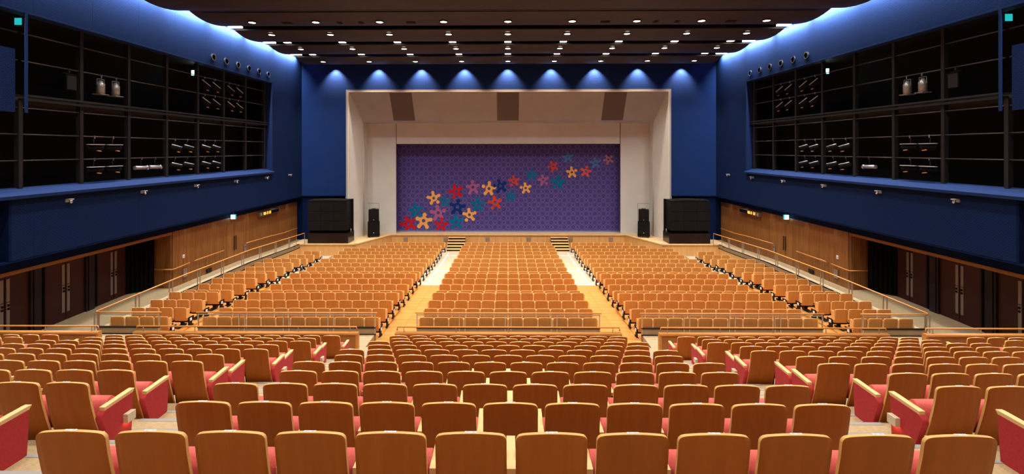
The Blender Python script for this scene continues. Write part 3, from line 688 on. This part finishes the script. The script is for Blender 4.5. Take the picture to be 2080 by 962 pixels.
for s in (-1, 1):
    t = thing('ramp_railing', 'sloping glass railing with orange-brown handrail along the %s side ramp' % SIDE[s], 'railing', (s * 14.6, 17.1, 1.07))
    pts = [(s * 14.72, 17.06, 1.86), (s * 14.72, 22, 1.95), (s * 14.7, 27.5, 1.93), (s * 14.62, 32.8, 1.72), (s * 14.3, 33.75, 1.78)]
    part('handrail', MB().tube(pts, .03, 8), 'rail_wood', t)
    ys = [17.1, 19.0, 20.9, 22.8, 24.7, 26.6, 28.5, 30.4, 32.3]
    def rz(y):
        for (a, b) in zip(pts, pts[1:]):
            if y <= b[1]: return a[2] + (b[2] - a[2]) * (y - a[1]) / (b[1] - a[1])
        return pts[-1][2]
    for y in ys:
        for dy in (-.09, .09): part('post', B(s * 14.70, s * 14.74, y + dy - .015, y + dy + .015, ramp_z(y) - .2, rz(y) - .02), 'steel', t)
    for y in (33.0, 33.75): part('post', B(s * (14.56 if y < 33.5 else 14.3) - .015, s * (14.56 if y < 33.5 else 14.3) + .015, y - .015, y + .015, .95, rz(y)), 'steel', t)
    for a, b in zip(ys, ys[1:]):
        g = MB(); u, v_ = s * 14.715, s * 14.725; a += .1; b -= .1
        g.add([(u, a, ramp_z(a) - .0), (u, b, ramp_z(b)), (u, b, rz(b) - .06), (u, a, rz(a) - .06), (v_, a, ramp_z(a)), (v_, b, ramp_z(b)), (v_, b, rz(b) - .06), (v_, a, rz(a) - .06)],
              [(0, 1, 2, 3), (7, 6, 5, 4), (0, 4, 5, 1), (1, 5, 6, 2), (2, 6, 7, 3), (3, 7, 4, 0)])
        part('glass_pane', g, 'glass', t)
    for (lab, pp) in (('beside the ribbed door', [(15.45, 28.3, 2.13), (15.45, 31.2, 2.03), (15.45, 33.0, 1.92), (15.45, 35.2, 1.90)]), ('below the switch', [(15.45, 23.6, 2.17), (15.45, 26.0, 2.17)]), ('bending round the timber corner', [(16.3, 22.05, 2.12), (15.48, 22.05, 2.12), (15.45, 22.2, 2.12), (15.45, 23.25, 2.16)])):
        h = thing('wall_handrail', 'slim wooden handrail on the %s timber wall, %s' % (SIDE[s], lab), 'handrail', (s * 15.45, pp[0][1], 2.1), 'handrails on the timber walls')
        pq = [(s * a, b, c) for a, b, c in pp]
        part('rail', MB().tube(pq, .03, 8), 'rail_wood', h)
        for k, (a, b, c) in enumerate(pq[:-1] if len(pq) > 2 else pq):
            part('bracket', MB().tube([(a, b + .1, c), (a + s * .17, b + .1, c - .05)], .012, 6), 'steel', h)

# ------------------------------------------------------------------ wall things: signs, curtains, switches
for s in (-1, 1):
    y0, y1 = 29.8, 32.4
    t = thing('message_board', 'long bronze message board with amber display, high on the %s timber wall' % SIDE[s], 'sign', (s * 15.5, 31.1, 3.6))
    part('case', B(s * 15.42, s * 15.6, y0, y1, 3.47, 3.73), 'sign_box', t)
    part('display', B(s * 15.41, s * 15.425, y0 + .35, y1 - .1, 3.50, 3.70), 'black', t)
    part('clock', MB().tube([(s * 15.405, y0 + .2, 3.6), (s * 15.43, y0 + .2, 3.6)], .09, 12), 'plate', t)
    led = MB(); dirn = -s
    def glyph(u0, u1, rows):
        nr, nc = len(rows), len(rows[0])
        for r, row in enumerate(rows):
            for c, ch in enumerate(row):
                if ch == '#':
                    a = u0 + (u1 - u0) * c / nc; b = u0 + (u1 - u0) * (c + .9) / nc
                    yy0, yy1 = (y0 + .45 + a, y0 + .45 + b) if s < 0 else (y1 - .45 - a, y1 - .45 - b)
                    led.box(s * 15.40, s * 15.412, yy0, yy1, 3.69 - .17 * (r + .9) / nr, 3.69 - .17 * r / nr)
    if s > 0: offs = (0.75, 1.15, 1.45)
    else: offs = (0.0, 0.42, 0.68)
    glyph(offs[0], offs[0] + .32, ['#.###.', '######', '#.#.##', '######'])
    glyph(offs[1], offs[1] + .15, ['##', '.#', '##', '##'])
    glyph(offs[2], offs[2] + .26, ['##.##', '#..##', '##.##', '##.##'])
    part('amber_text', led, 'led', t)
    e = thing('exit_sign', 'small lit green and white exit sign under the %s balcony, above the ramp doors' % SIDE[s], 'sign', (s * 15.42, 26.9, 3.86))
    part('case', B(s * 15.3, s * 15.56, 26.9, 27.0, 3.74, 4.0), 'exit_green', e)
    part('face', B(s * 15.32, s * 15.54, 26.885, 26.902, 3.76, 3.98), 'exit_face', e)
    part('bracket', B(s * 15.42, s * 15.44, 26.94, 26.96, 4.0, 4.16), 'steel', e)
    e = thing('exit_sign', 'brightly lit exit sign in the upper %s lighting gallery' % SIDE[s], 'sign', (s * 16.2, 24.9, 11.6))
    part('case', B(s * 16.02, s * 16.36, 24.75, 24.85, 11.47, 11.75), 'exit_green', e)
    part('face', B(s * 16.04, s * 16.34, 24.735, 24.752, 11.49, 11.73), 'exit_face', e)
    part('bracket', B(s * 16.17, s * 16.2, 24.8, 24.83, 11.75, 12.03), 'steel', e)
    e = thing('exit_sign', 'teal-lit exit sign in the recess at the near end of the %s gallery' % SIDE[s], 'sign', (s * 15.9, 15.5, 11.8))
    part('case', B(s * 15.76, s * 16.04, 15.50, 15.60, 11.66, 11.94), 'gal_steel', e)
    part('face', B(s * 15.79, s * 16.01, 15.48, 15.502, 11.69, 11.91), 'exit_green', e)
    part('bracket', B(s * 15.88, s * 15.91, 15.53, 15.57, 11.94, 12.03), 'steel', e)
    spot('exit_glow', (s * 16.2, 24.7, 11.6), (s * 17.3, 23.3, 11.3), 5, 75, .8, .05, (0.0, .75, 1.0))
    c = thing('corridor_curtain', 'black gathered curtain hanging at the end of the %s corridor' % SIDE[s], 'curtain', (s * 16.6, 21.6, 1.2))
    m = MB(); n = 44
    for k in range(n + 1):
        u = k / n; x = 16.28 + .74 * u; y = 22.0 - .75 * u + .07 * sin(u * 40)
        m.v += [(s * x, y, ramp_z(y) + .03), (s * x, y, 3.85)]
    for k in range(n): m.f.append([2 * k, 2 * k + 2, 2 * k + 3, 2 * k + 1]); m.m.append(0); m.sm.append(True)
    part('drape', m, 'velour', c)
    part('track', B(s * 16.2, s * 17.05, 21.2, 22.1, 3.85, 3.9), 'black', c)
    d = struct('door_%d' % (nd + (s + 1) // 2), (s * 15.6, 27.3, 1.2), 'flush ribbed timber door with dark pull handles in the %s ramp wall' % SIDE[s])
    for q in (-1, 1):
        part('door_leaf', B(s * 15.585, s * 15.6, 27.3 + q * .015, 27.3 + q * .72, 1.25, 3.45), 'wood_wall', d)
        part('handle', B(s * 15.52, s * 15.55, 27.3 + q * .07, 27.3 + q * .11, 1.95, 2.75), 'black', d)
    sw = thing('wall_switch', 'small white switch plate on the %s timber wall near the corner' % SIDE[s], 'switch', (s * 15.58, 23.0, 2.5))
    part('plate', B(s * 15.575, s * 15.6, 22.95, 23.07, 2.44, 2.6), 'num', sw)
    part('rocker', B(s * 15.565, s * 15.58, 22.98, 23.04, 2.48, 2.56), 'plate', sw)
    sw = thing('alarm_panel', 'narrow dark service panel low on the %s timber wall' % SIDE[s], 'panel', (s * 15.58, 23.0, 1.7))
    part('case', B(s * 15.53, s * 15.575, 22.92, 23.2, 1.52, 1.92), 'aluminium', sw)
    part('lens', MB().tube([(s * 15.51, 23.07, 1.85), (s * 15.53, 23.07, 1.85)], .016, 10), 'f_red', sw)
    part('button', MB().tube([(s * 15.515, 23.07, 1.62), (s * 15.53, 23.07, 1.62)], .035, 10), 'plate', sw)
    sw = thing('service_panel', 'slim grey service panel beside the ribbed door on the %s timber wall' % SIDE[s], 'panel', (s * 15.58, 28.35, 1.9))
    part('case', B(s * 15.55, s * 15.585, 28.28, 28.5, 1.62, 2.02), 'aluminium', sw)
    part('button', MB().tube([(s * 15.535, 28.39, 1.9), (s * 15.55, 28.39, 1.9)], .03, 10), 'black', sw)
    sw = thing('wall_outlet', 'small black outlet box at the foot of the %s timber wall' % SIDE[s], 'outlet', (s * 15.58, 24.9, 1.3))
    part('case', B(s * 15.54, s * 15.59, 24.75, 25.15, 1.28, 1.46), 'black', sw)
    part('socket', MB().box(s * 15.532, s * 15.545, 24.8, 24.92, 1.32, 1.42).box(s * 15.532, s * 15.545, 24.98, 25.1, 1.32, 1.42), 'gal_steel', sw)
    # portholes above the gallery, small bracket lamps below it
    for k in range(6):
        y = 24.7 + 1.14 * k
        p = thing('porthole', 'round dark porthole with a pale ring above the %s gallery, %s from the rear' % (SIDE[s], ORD[k + 1]), 'porthole', (s * 15.2, y, 12.4), 'portholes above the galleries')
        ring = MB(); n = 20
        for (r0, r1, xx0, xx1) in ((.135, .185, 15.14, 15.21),):
            vs = []
            for k2 in range(n):
                a = 2 * pi * k2 / n
                vs += [(s * xx0, y + r0 * cos(a), 12.4 + r0 * sin(a)), (s * xx0, y + r1 * cos(a), 12.4 + r1 * sin(a)), (s * xx1, y + r0 * cos(a), 12.4 + r0 * sin(a)), (s * xx1, y + r1 * cos(a), 12.4 + r1 * sin(a))]
            fs = []
            for k2 in range(n):
                i, j = 4 * k2, 4 * ((k2 + 1) % n)
                fs += [(i, i + 1, j + 1, j), (i + 1, i + 3, j + 3, j + 1), (i, j, j + 2, i + 2)]
            ring.add(vs, fs, 0, False)
        part('ring', ring, 'chrome', p)
        part('recess', MB().tube([(s * 15.185, y, 12.4), (s * 15.2, y, 12.4)], .14, 16), 'velour', p)
    for k, y in enumerate((16.45, 19.85, 23.25, 26.65, 30.05, 33.3)):
        p = thing('bracket_camera', 'small pale bracket camera below the %s gallery sill, %s from the rear' % (SIDE[s], ORD[k + 1]), 'camera', (s * 15.2, y, 5.85), 'bracket cameras below the gallery sills')
        part('mount', MB().box(s * 15.16, s * 15.2, y - .06, y + .06, 5.83, 5.93).box(s * 14.98, s * 15.2, y - .05, y + .05, 5.92, 5.95), 'plate', p)
        part('body', MB().tube([(s * 15.05, y, 5.90), (s * 15.05, y, 5.83), (s * 15.05, y, 5.79)], [.05, .055, .03], 10), 'chrome', p)

# ------------------------------------------------------------------ gallery lanterns
def lantern(name, label, s, y, z, kind, group):
    t = thing(name, label, 'spotlight', (s * 15.55, y, z), group)
    part('clamp', MB().box(s * 15.51, s * 15.59, y - .03, y + .03, z - .08, z + .035), 'chrome' if kind != 'box' else 'gal_steel', t)
    if kind == 'can':
        part('yoke', MB().box(s * 15.54, s * 15.56, y - .17, y - .15, z - .36, z - .1).box(s * 15.54, s * 15.56, y + .15, y + .17, z - .36, z - .1).box(s * 15.54, s * 15.56, y - .17, y + .17, z - .12, z - .1), 'aluminium', t)
        part('body', MB().tube([(s * 15.55, y, z - .16), (s * 15.55, y, z - .24), (s * 15.55, y, z - .3), (s * 15.55, y, z - .68)], [.06, .09, .14, .14], 12), 'aluminium', t)
        part('front_frame', MB().box(s * 15.38, s * 15.72, y - .19, y + .19, z - .71, z - .68), 'aluminium', t)
    elif kind == 'box':
        part('yoke', MB().box(s * 15.54, s * 15.56, y - .2, y + .2, z - .12, z - .1), 'gal_steel', t)
        part('body', MB().rbox(s * 15.45 if s > 0 else -15.75, s * 15.75 if s > 0 else -15.45, y - .2, y + .2, z - .72, z - .14, .04, 'Y'), 'lantern_black', t)
        part('front_frame', B(s * 15.42, s * 15.46, y - .18, y + .18, z - .68, z - .2), 'gal_steel', t)
    else:                                            # profile lantern, long axis along the hall, nose down to the stage
        tilt = {'profile': .12, 'steep': .25, 'level': .0, 'silver': .02}[kind]; l = .34
        part('stem', MB().tube([(s * 15.55, y, z - .05), (s * 15.55, y, z - .34)], .014, 6), 'gal_steel', t)
        a, b = (s * 15.55, y - l, z - .42 + tilt * .5), (s * 15.55, y + l, z - .42 - tilt * .5)
        mid = (s * 15.55, y, z - .42)
        mt = 'aluminium' if kind == 'silver' else 'lantern_black'
        rr = [.085, .085, .085] if kind == 'silver' else [.10, .12, .11]
        part('body', MB().tube([a, mid, b], rr, 10), mt, t)
        if kind != 'silver':
            part('gel_frame', MB().box(s * 15.40, s * 15.52, y - l, y + l, z - .31, z - .285), 'plate', t) if kind == 'level' else \
                part('gel_frame', MB().tube([(s * 15.43, y - l, z - .31 + tilt * .5), (s * 15.43, y + l, z - .31 - tilt * .5)], .018, 6), 'plate', t)
            part('lens', MB().tube([(s * 15.45, b[1] - .3, b[2] - .11), (s * 15.45, b[1] - .12, b[2] - .13)], .02, 6), 'rail_wood', t)
        else:
            part('lens_ring', MB().tube([(b[0], b[1] - .08, b[2]), (b[0], b[1] + .02, b[2])], .11, 12), 'chrome', t)
for s in (-1, 1):
    n = SIDE[s]; g = 'lanterns in the %s gallery' % n
    lantern('gallery_lantern', 'black box-shaped lantern hanging in the upper %s gallery, nearest bay' % n, s, 16.9, 10.44, 'box', g)
    lantern('gallery_lantern', 'silver can lantern in the upper %s gallery, nearer of the pair' % n, s, 18.25, 10.44, 'can', g)
    lantern('gallery_lantern', 'silver can lantern in the upper %s gallery, farther of the pair' % n, s, 18.95, 10.44, 'can', g)
    for bay, tag_ in ((MULL[4], 'third last bay'), (MULL[5], 'second last bay')):
        for z, ztag in ((11.36, 'upper pipe'), (10.48, 'lower pipe')):
            for dy, dtag in ((.62, 'nearer'), (1.48, 'farther')):
                lantern('gallery_lantern', 'black profile lantern, upper %s gallery, %s, %s, %s of two' % (n, tag_, ztag, dtag), s, bay + dy, z, 'steep', g)
    for bay, tag_ in ((MULL[1], 'second bay'), (MULL[3], 'fourth bay'), (MULL[4], 'fifth bay')):
        for z, ztag in ((8.13, 'upper pipe'), (7.29, 'lower pipe')):
            for dy, dtag in ((.62, 'nearer'), (1.48, 'farther')):
                lantern('gallery_lantern', 'black profile lantern, lower %s gallery, %s, %s, %s of two' % (n, tag_, ztag, dtag), s, bay + dy, z, 'level' if bay == MULL[1] else 'profile', g)
    for dy, dtag in (((.75, 'nearer silver'), (1.55, 'farther silver')) if s < 0 else ((1.4, 'single silver'),)):
        lantern('gallery_lantern', '%s tubular lantern in the lower %s gallery, third bay' % (dtag, n), s, MULL[2] + dy, 7.29, 'silver', g)

# ------------------------------------------------------------------ ceiling downlights
def ref_z(y):
    for (y0, y1, zb) in REF:
        if y0 <= y <= y1: return refl_profile((y - y0) / (y1 - y0), zb)
    return 13.7
ringm = MB(); n = 18
ringm.add([(r * cos(2 * pi * k / n), r * sin(2 * pi * k / n), z) for (r, z) in ((.20, .06), (.20, -.012), (.165, -.016), (.15, .0)) for k in range(n)],
          [(j * n + k, j * n + (k + 1) % n, (j + 1) * n + (k + 1) % n, (j + 1) * n + k) for j in range(3) for k in range(n)], 0, False)
ringme = ringm.mesh('trim_ring', ['ceil'])
lensm = MB().add([(0, 0, -.004)] + [(.157 * cos(2 * pi * k / n), .157 * sin(2 * pi * k / n), -.004) for k in range(n)], [(0, (k + 1) % n + 1, k + 1) for k in range(n)])
lensme = lensm.mesh('lens', ['lamp'])
def downlight(x, y, z, label, group, sx=1.0, lens=None):
    t = thing('ceiling_downlight', label, 'light', (x, y, z), group)
    r = link('trim_ring', ringme, t); l = link('lens', lens or lensme, t)
    r.scale = l.scale = (sx, sx, 1)
    return t
ROWS = [(22.4, 'fourth', 2.985), (25.2, 'third', 3.1), (28.77, 'second', 3.1), (32.6, 'first', 3.133)]
for (y, tag_, sp_) in ROWS:
    for k in range(9):
        x = (k - 4) * sp_; z = ref_z(y) - .035
        downlight(x, y, z, 'round lit ceiling downlight, %s from left in the %s row from the stage' % (ORD[k + 1], tag_), 'ceiling downlights over the hall')
        spot('hall_lamp', (x, y, z - .06), (x, y + .6, 0), P_HALL, 104, 1, .12)
lens2 = MB().add([(0, 0, -.012)] + [(.30 * cos(2 * pi * k / n), .12 * sin(2 * pi * k / n), -.012) for k in range(n)], [(0, (k + 1) % n + 1, k + 1) for k in range(n)]).mesh('lens', ['lamp_small'])
for (y, tag_, sp_) in ((27.95, 'rear', 3.226), (31.5, 'front', 3.217)):
    for k in range(9):
        x = (k - 4) * sp_
        t = thing('step_light', 'small lit oval lamp in the %s ceiling step, %s from left' % (tag_, ORD[k + 1]), 'light', (x, y + .15, 13.9), 'small lamps in the ceiling steps')
        part('housing', B(x - .24, x + .24, y + .05, y + .28, 13.91, 14.0), 'ceil', t)
        part('lens', B(x - .19, x + .19, y + .07, y + .26, 13.89, 13.91), 'lamp_small', t)
# lamps further back over the tier (their rows run on above the camera)
for y, pw in ((19.2, 1.1), (15.8, 1.1), (12.5, 1), (9.2, .9), (5.8, .72), (2.4, .52), (-1.0, .42), (-4.4, .32)):
    for k in range(9):
        x = (k - 4) * 3.165
        spot('tier_lamp', (x, y, ref_z(y) - .08), (x, y + .9, 0), P_TIER * pw, 120, 1, .12)
# wall washers in front of the front wall
for k in range(9):
    x = (k - 4) * 3.165
    spot('wash_lamp', (x, 34.98, 13.75), (x, 35.42, 12.2), P_WASH, 92, .8, .05, (1.0, .78, .62))
# cove tubes glimpsed at the notches of the reflectors
for s in (-1, 1):
    for k, y in enumerate((24.4, 27.95, 31.5)):
        t = thing('cove_tube', 'bright white cove tube at the %s end of the ceiling notches, %s from the stage' % (SIDE[s], ORD[3 - k]), 'light', (s * 13.95, y, 13.9), 'cove tubes at the reflector ends')
        part('tube', B(s * 13.6, s * 14.3, y + .08, y + .2, 13.86, 13.94), 'tube', t)
        part('holder', B(s * 13.6, s * 14.3, y + .06, y + .22, 13.94, 13.98), 'ceil', t)
# added corridor fill lights, and small recessed lamps grazing the timber walls
for s in (-1, 1):
    for y in (15.4, 17.6, 19.8):
        spot('corridor_fill_light', (s * 16.3, y, 4.12), (s * 16.3, y, 1), 9, 110, 1, .06)  # unseen fill, added to brighten the dark corridor floors
    for y in (23.2, 25.4, 28.7, 31.6, 33.9):
        spot('timber_wall_lamp', (s * 15.36, y, 4.13), (s * 15.55, y, 1.5), P_WOODWALL, 70, .8, .04)

# ------------------------------------------------------------------ tier chairs
def shell(wt, wb, zt, zb, lean, th, crown, rc, nx=12, rows=None, cup=0.0):
    """curved ply back: material 0 on the faces, 1 on the edges"""
    m = MB(); zs = [zb + (zt - zb) * t for t in (0, .02, .05, .25, .45, .65, .82, .93, .952, .968, .981, .991, 1.0)]
    nz = len(zs)
    for side in (0, 1):
        for j, z in enumerate(zs):
            t = (z - zb) / (zt - zb); w_ = wb + (wt - wb) * min(1, t * 1.25)
            hw = w_ / 2
            d = zt - z
            if d < rc: hw -= rc - sqrt(max(0, rc * rc - (rc - d) ** 2))
            if z - zb < rc * .6: q = rc * .6 - (z - zb); hw -= rc * .6 - sqrt(max(0, (rc * .6) ** 2 - q * q))
            y = lean * (1 - t) ** 1.45
            for i in range(nx + 1):
                u = -1 + 2 * i / nx; x = hw * u
                zz = z - (crown * (u * u) if t > .6 else 0) * (t - .6) / .4 if t > .6 else z
                yy = y + cup * (x / .25) ** 2 + (th if side else 0)
                m.v.append((x, yy, zz))
    st = nx + 1; N = nz * st
    for j in range(nz - 1):
        for i in range(nx):
            a = j * st + i
            m.f.append([a, a + 1, a + st + 1, a + st]); m.m.append(0); m.sm.append(True)
            m.f.append([N + a, N + a + st, N + a + st + 1, N + a + 1]); m.m.append(0); m.sm.append(True)
    for j in range(nz - 1):
        a = j * st; m.f.append([a, a + st, N + a + st, N + a]); m.m.append(1); m.sm.append(False)
        a = j * st + nx; m.f.append([a, N + a, N + a + st, a + st]); m.m.append(1); m.sm.append(False)
    for i in range(nx):
        a = (nz - 1) * st + i; m.f.append([a, a + 1, N + a + 1, N + a]); m.m.append(1); m.sm.append(False)
        m.f.append([i, N + i, N + i + 1, i + 1]); m.m.append(1); m.sm.append(False)
    return m
PW = 0.54                                      # seat pitch
me_back = shell(.478, .492, 0.97, .13, .20, .026, .013, .05, cup=.012).mesh('backrest', ['seat_back', 'seat_edge'])
pm = MB().prism([(.03, .86), (.05, .89), (.085, .83), (.13, .6), (.22, .36), (.20, .33), (.08, .6)], 'X', -.185, .185, 0, True)
me_pad = pm.mesh('back_cushion', ['red'])
sm_ = MB().prism([(.25, .34), (.35, .30), (.39, .38), (.395, .58), (.375, .635), (.34, .665), (.30, .665), (.265, .635), (.24, .58), (.235, .48)], 'X', -.236, .236, 0, True)
me_cush = sm_.mesh('seat_cushion', ['coral'])
me_arm = MB().prism([(.155, .578), (.155, .624), (.545, .634), (.582, .632), (.55, .590)], 'X', -.033, .033).mesh('armrest', ['arm'])
me_arm_mid = MB().prism([(.17, .582), (.17, .626), (.52, .634), (.552, .632), (.53, .590)], 'X', -.033, .033).mesh('armrest', ['arm'])
me_post = MB().prism([(.16, .58), (.5, .58), (.46, .0), (.24, .0)], 'X', -.022, .022).mesh('arm_panel', ['black'])
ep = MB()
ep.prism([(.105, .52), (.12, .565), (.16, .588), (.545, .598), (.535, .30), (.515, .06), (.48, .02), (.27, .02), (.245, .06), (.17, .32)], 'X', -.04, .04, 0, True)
me_end = ep.mesh('end_panel', ['red'])
me_foot = MB().box(-.03, .03, .28, .46, 0, .03).mesh('foot', ['black'])
me_lampbox = MB().box(-.028, .028, -.06, .06, -.05, .05).mesh('lamp_box', ['cream_box'])
me_lamplens = MB().box(-.018, .018, -.045, .045, -.056, -.0495).mesh('lamp_lens', ['step_lamp'])
SEG7 = {'0': 'abcdef', '1': 'bc', '2': 'abged', '3': 'abgcd', '4': 'fgbc', '5': 'afgcd', '6': 'afgedc', '7': 'abc', '8': 'abcdefg', '9': 'abcdfg'}
_pl = {}
def plate_mesh(txt):
    if txt in _pl: return _pl[txt]
    m = MB().box(-.040, .040, .008, .025, .965, .9725)
    x = -.026
    for ch in txt:
        if ch in SEG7:
            w_, h, t = .007, .011, .0016; x0, y0 = x, .011
            R = {'a': (0, w_, h - t, h), 'd': (0, w_, 0, t), 'g': (0, w_, h / 2 - t / 2, h / 2 + t / 2), 'f': (0, t, h / 2, h), 'e': (0, t, 0, h / 2), 'b': (w_ - t, w_, h / 2, h), 'c': (w_ - t, w_, 0, h / 2)}
            for c in SEG7[ch]:
                a, b, c0, c1 = R[c]; m.add([(x0 + a, y0 + c0, .9729), (x0 + b, y0 + c0, .9729), (x0 + b, y0 + c1, .9729), (x0 + a, y0 + c1, .9729)], [(0, 1, 2, 3)], 1)
        x += .011
    _pl[txt] = m.mesh('number_plate', ['num', 'ink']); return _pl[txt]
lamp_spots = []
def tier_chair(x, i, label, group, num, ends=(), block=0):
    z = tier_z(i); y = tier_y(i)
    t = thing('theatre_chair', label, 'chair', (x, y, z), group)
    link('backrest', me_back, t); link('back_cushion', me_pad, t); link('seat_cushion', me_cush, t)
    link('number_plate', plate_mesh(num), t)
    for q in (-1, 1):
        if q in ends:
            a = link('armrest', me_arm, t); a.location = (q * .275, 0, 0)
            e = link('end_panel', me_end, t); e.location = (q * .275, 0, 0)
            f = link('foot', me_foot, e)
            if i % 2 == 1 and block:
                lb = link('lamp_box', me_lampbox, e); lb.location = (q * .068, .46, .36); lb['label'] = 'cream aisle lamp box'
                ll = link('lamp_lens', me_lamplens, e); ll.location = (q * .068, .46, .36)
        elif q == -1:
            a = link('armrest', me_arm_mid, t); a.location = (q * .27, 0, 0)
            p = link('arm_panel', me_post, t); p.location = (q * .27, 0, 0)
    return t
def inframe(x, y, z, m=0.02):
    c, s_ = cos(THETA), sin(THETA)
    xc = x * c + y * s_; yc = -x * s_ + y * c
    if yc < .3: return False
    px = 1031.8 - F * THETA + F * xc / yc; py = 304 + F * (CZ - z) / yc
    return px > -12 and px < 2092 and py < 985 and py > -20
n_t = 0
def near_row(i): return 'nearest row' if i == 1 else ORD[i] + ' row'
for i in range(1, 12):
    odd = i % 2 == 1
    n = 12 if odd else 11
    for k in range(n):
        x = (k - (n - 1) / 2) * PW + (.02 if i <= 3 else 0)
        ends = (-1,) if k == 0 else (1,) if k == n - 1 else ()
        tier_chair(x, i, 'brown theatre chair, %s from left, %s of the centre tier block' % (ORD[k + 1], near_row(i)), 'centre tier block chairs', '%2d %2d' % (32 - i, k + 13), ends); n_t += 1
    for s in (-1, 1):
        x0 = 4.525 if odd else 4.795
        for k in range(n):
            x = s * (x0 + PW * (k + .5))
            if not (inframe(x - s * .25, tier_y(i), tier_z(i) + .97) or (k == 0 and inframe(x - s * .275, tier_y(i) + .55, tier_z(i) + .6))): continue
            ends = (-s,) if k == 0 else (s,) if k == n - 1 else ()
            tier_chair(x, i, 'brown theatre chair, %s from the aisle, %s of the %s tier block' % (ORD[k + 1], near_row(i), SIDE[s]), '%s tier block chairs' % SIDE[s], '%2d %2d' % (32 - i, (k + 25) if s > 0 else (12 - k)), ends, 1); n_t += 1
        if i >= 10:
            for k in range(6):
                x = s * (12.24 + PW * (k + .5))
                if not inframe(x - s * .25, tier_y(i), tier_z(i) + .97): continue
                tier_chair(x, i, 'brown theatre chair, %s from the aisle, %s, outer %s tier block by the corridor' % (ORD[k + 1], near_row(i), SIDE[s]), 'outer %s tier chairs' % SIDE[s], '%2d %2d' % (32 - i, 40 + k), (-s,) if k == 0 else ()); n_t += 1
print('tier chairs', n_t)

# ------------------------------------------------------------------ floor chairs
FH = 0.78
mb_fback = shell(.485, .495, FH, .25, .05, .022, .008, .03, nx=8, cup=.008)
mb_farm = MB().prism([(.05, .69), (.075, .73), (.14, .72), (.15, .42), (.03, .36), (.0, .38)], 'X', -.025, .025)
mb_fcush = MB().prism([(.13, .32), (.22, .30), (.25, .36), (.25, .60), (.2, .66), (.14, .62)], 'X', -.215, .215, 0, True)
mb_fframe = MB().box(-.25, .25, .07, .16, .19, .255).box(-.27, -.25, .10, .44, .2, .36).box(.25, .27, .10, .44, .2, .36)
mb_fped = MB().box(-.05, .05, .12, .22, .03, .2).prism([(-.14, .03), (.34, .03), (.3, .09), (-.08, .07)], 'X', -.07, .07)
mb_fside = MB().prism([(.10, .34), (.32, .34), (.30, .02), (.12, .02)], 'X', -.02, .02).box(-.03, .03, .06, .38, 0, .05)
mb_ftag = MB().box(-.008, .008, .16, .26, .22, .32)
PARTS = [('backrest', mb_fback, ['floor_back', 'floor_edge']), ('armrest', mb_farm, ['floor_arm']), ('seat_cushion', mb_fcush, ['red']), ('under_frame', mb_fframe, ['black']), ('pedestal', mb_fped, ['black']), ('side_frame', mb_fside, ['black']), ('seat_tag', mb_ftag, ['num'])]
FM = {n_: b.mesh(n_, m) for n_, b, m in PARTS}
mats_all = ['floor_back', 'floor_edge', 'floor_arm', 'red', 'black', 'num']
stuff = MB()
def put(mb, x, y, z, m_ids):
    b = len(stuff.v); stuff.v += [(a + x, c + y, d + z) for a, c, d in mb.v]
    stuff.f += [[i + b for i in f] for f in mb.f]; stuff.m += [m_ids[k] for k in mb.m]; stuff.sm += mb.sm
FY = [17.5, 18.5, 19.48, 20.55, 21.55, 22.55, 23.58, 24.55, 25.6, 26.6, 27.6, 28.6, 29.62, 30.66, 31.68, 32.67, 33.65, 34.65, 35.7]
slots = []                                    # x, row, label, group, ends
for r, y in enumerate(FY):
    if r == 17: continue
    tag_ = 'rearmost row' if r == 0 else ORD[r + 1] + ' row from rear'
    for k in range(12):
        slots.append(((k - 5.5) * PW, r, 'amber floor chair, %s from left, %s, centre floor block' % (ORD[k + 1], tag_), 'centre floor block chairs', (-1,) if k == 0 else (1,) if k == 11 else (), 0))
    for s in (-1, 1):
        nn = 12 if r <= 15 else 9 if r == 16 else 8
        for k in range(nn):
            gap = .08 if (r > 15 and k == nn - 1) else 0
            slots.append((s * (4.70 + PW * (k + .5) + gap), r, 'amber floor chair, %s from inner aisle, %s, %s inner floor block' % (ORD[k + 1], tag_, SIDE[s]), '%s inner floor block chairs' % SIDE[s], (-s,) if k == 0 else (s,) if k == nn - 1 else (), 1))
        no = 4 if r <= 11 else 3 if r <= 13 else 2 if r == 14 else 0
        for k in range(no):
            slots.append((s * (12.42 + PW * (k + .5)), r, 'amber floor chair, %s from aisle, %s, %s outer floor block' % (ORD[k + 1], tag_, SIDE[s]), '%s outer floor block chairs' % SIDE[s], (-s,) if k == 0 else (s,) if k == no - 1 else (), 2))
n_f = 0
for (x, r, label, group, ends, blk) in slots:
    y = FY[r]; z = level_z(y)
    single = r <= 5 or (r == 6 and blk < 2)
    arms = [(q, q in ends) for q in (-1, 1) if q in ends or q == -1]
    if single:
        t = thing('floor_chair', label, 'chair', (x, y, z), group); n_f += 1
        for nm in ('backrest', 'seat_cushion', 'under_frame', 'pedestal'): link(nm, FM[nm], t)
        for q, e in arms:
            a = link('armrest', FM['armrest'], t); a.location = (q * .27, 0, 0)
            if e:
                sf = link('side_frame', FM['side_frame'], t); sf.location = (q * .27, 0, 0)
                tg = link('seat_tag', FM['seat_tag'], sf); tg.location = (q * .03, 0, 0)
    else:
        put(mb_fback, x, y, z, [0, 1]); put(mb_fcush, x, y, z, [3]); put(mb_fframe, x, y, z, [4]); put(mb_fped, x, y, z, [4])
        for q, e in arms:
            put(mb_farm, x + q * .27, y, z, [2])
            if e: put(mb_fside, x + q * .27, y, z, [4]); put(mb_ftag, x + q * .30, y, z, [5])
o = link('front_floor_chairs', stuff.mesh('front_floor_chairs', mats_all))
o['kind'] = 'stuff'; o['label'] = 'amber wooden floor chairs filling the front rows up to the stage'; o['category'] = 'chairs'
print('floor chairs', n_f, 'of', len(slots), 'objects', len(bpy.data.objects))
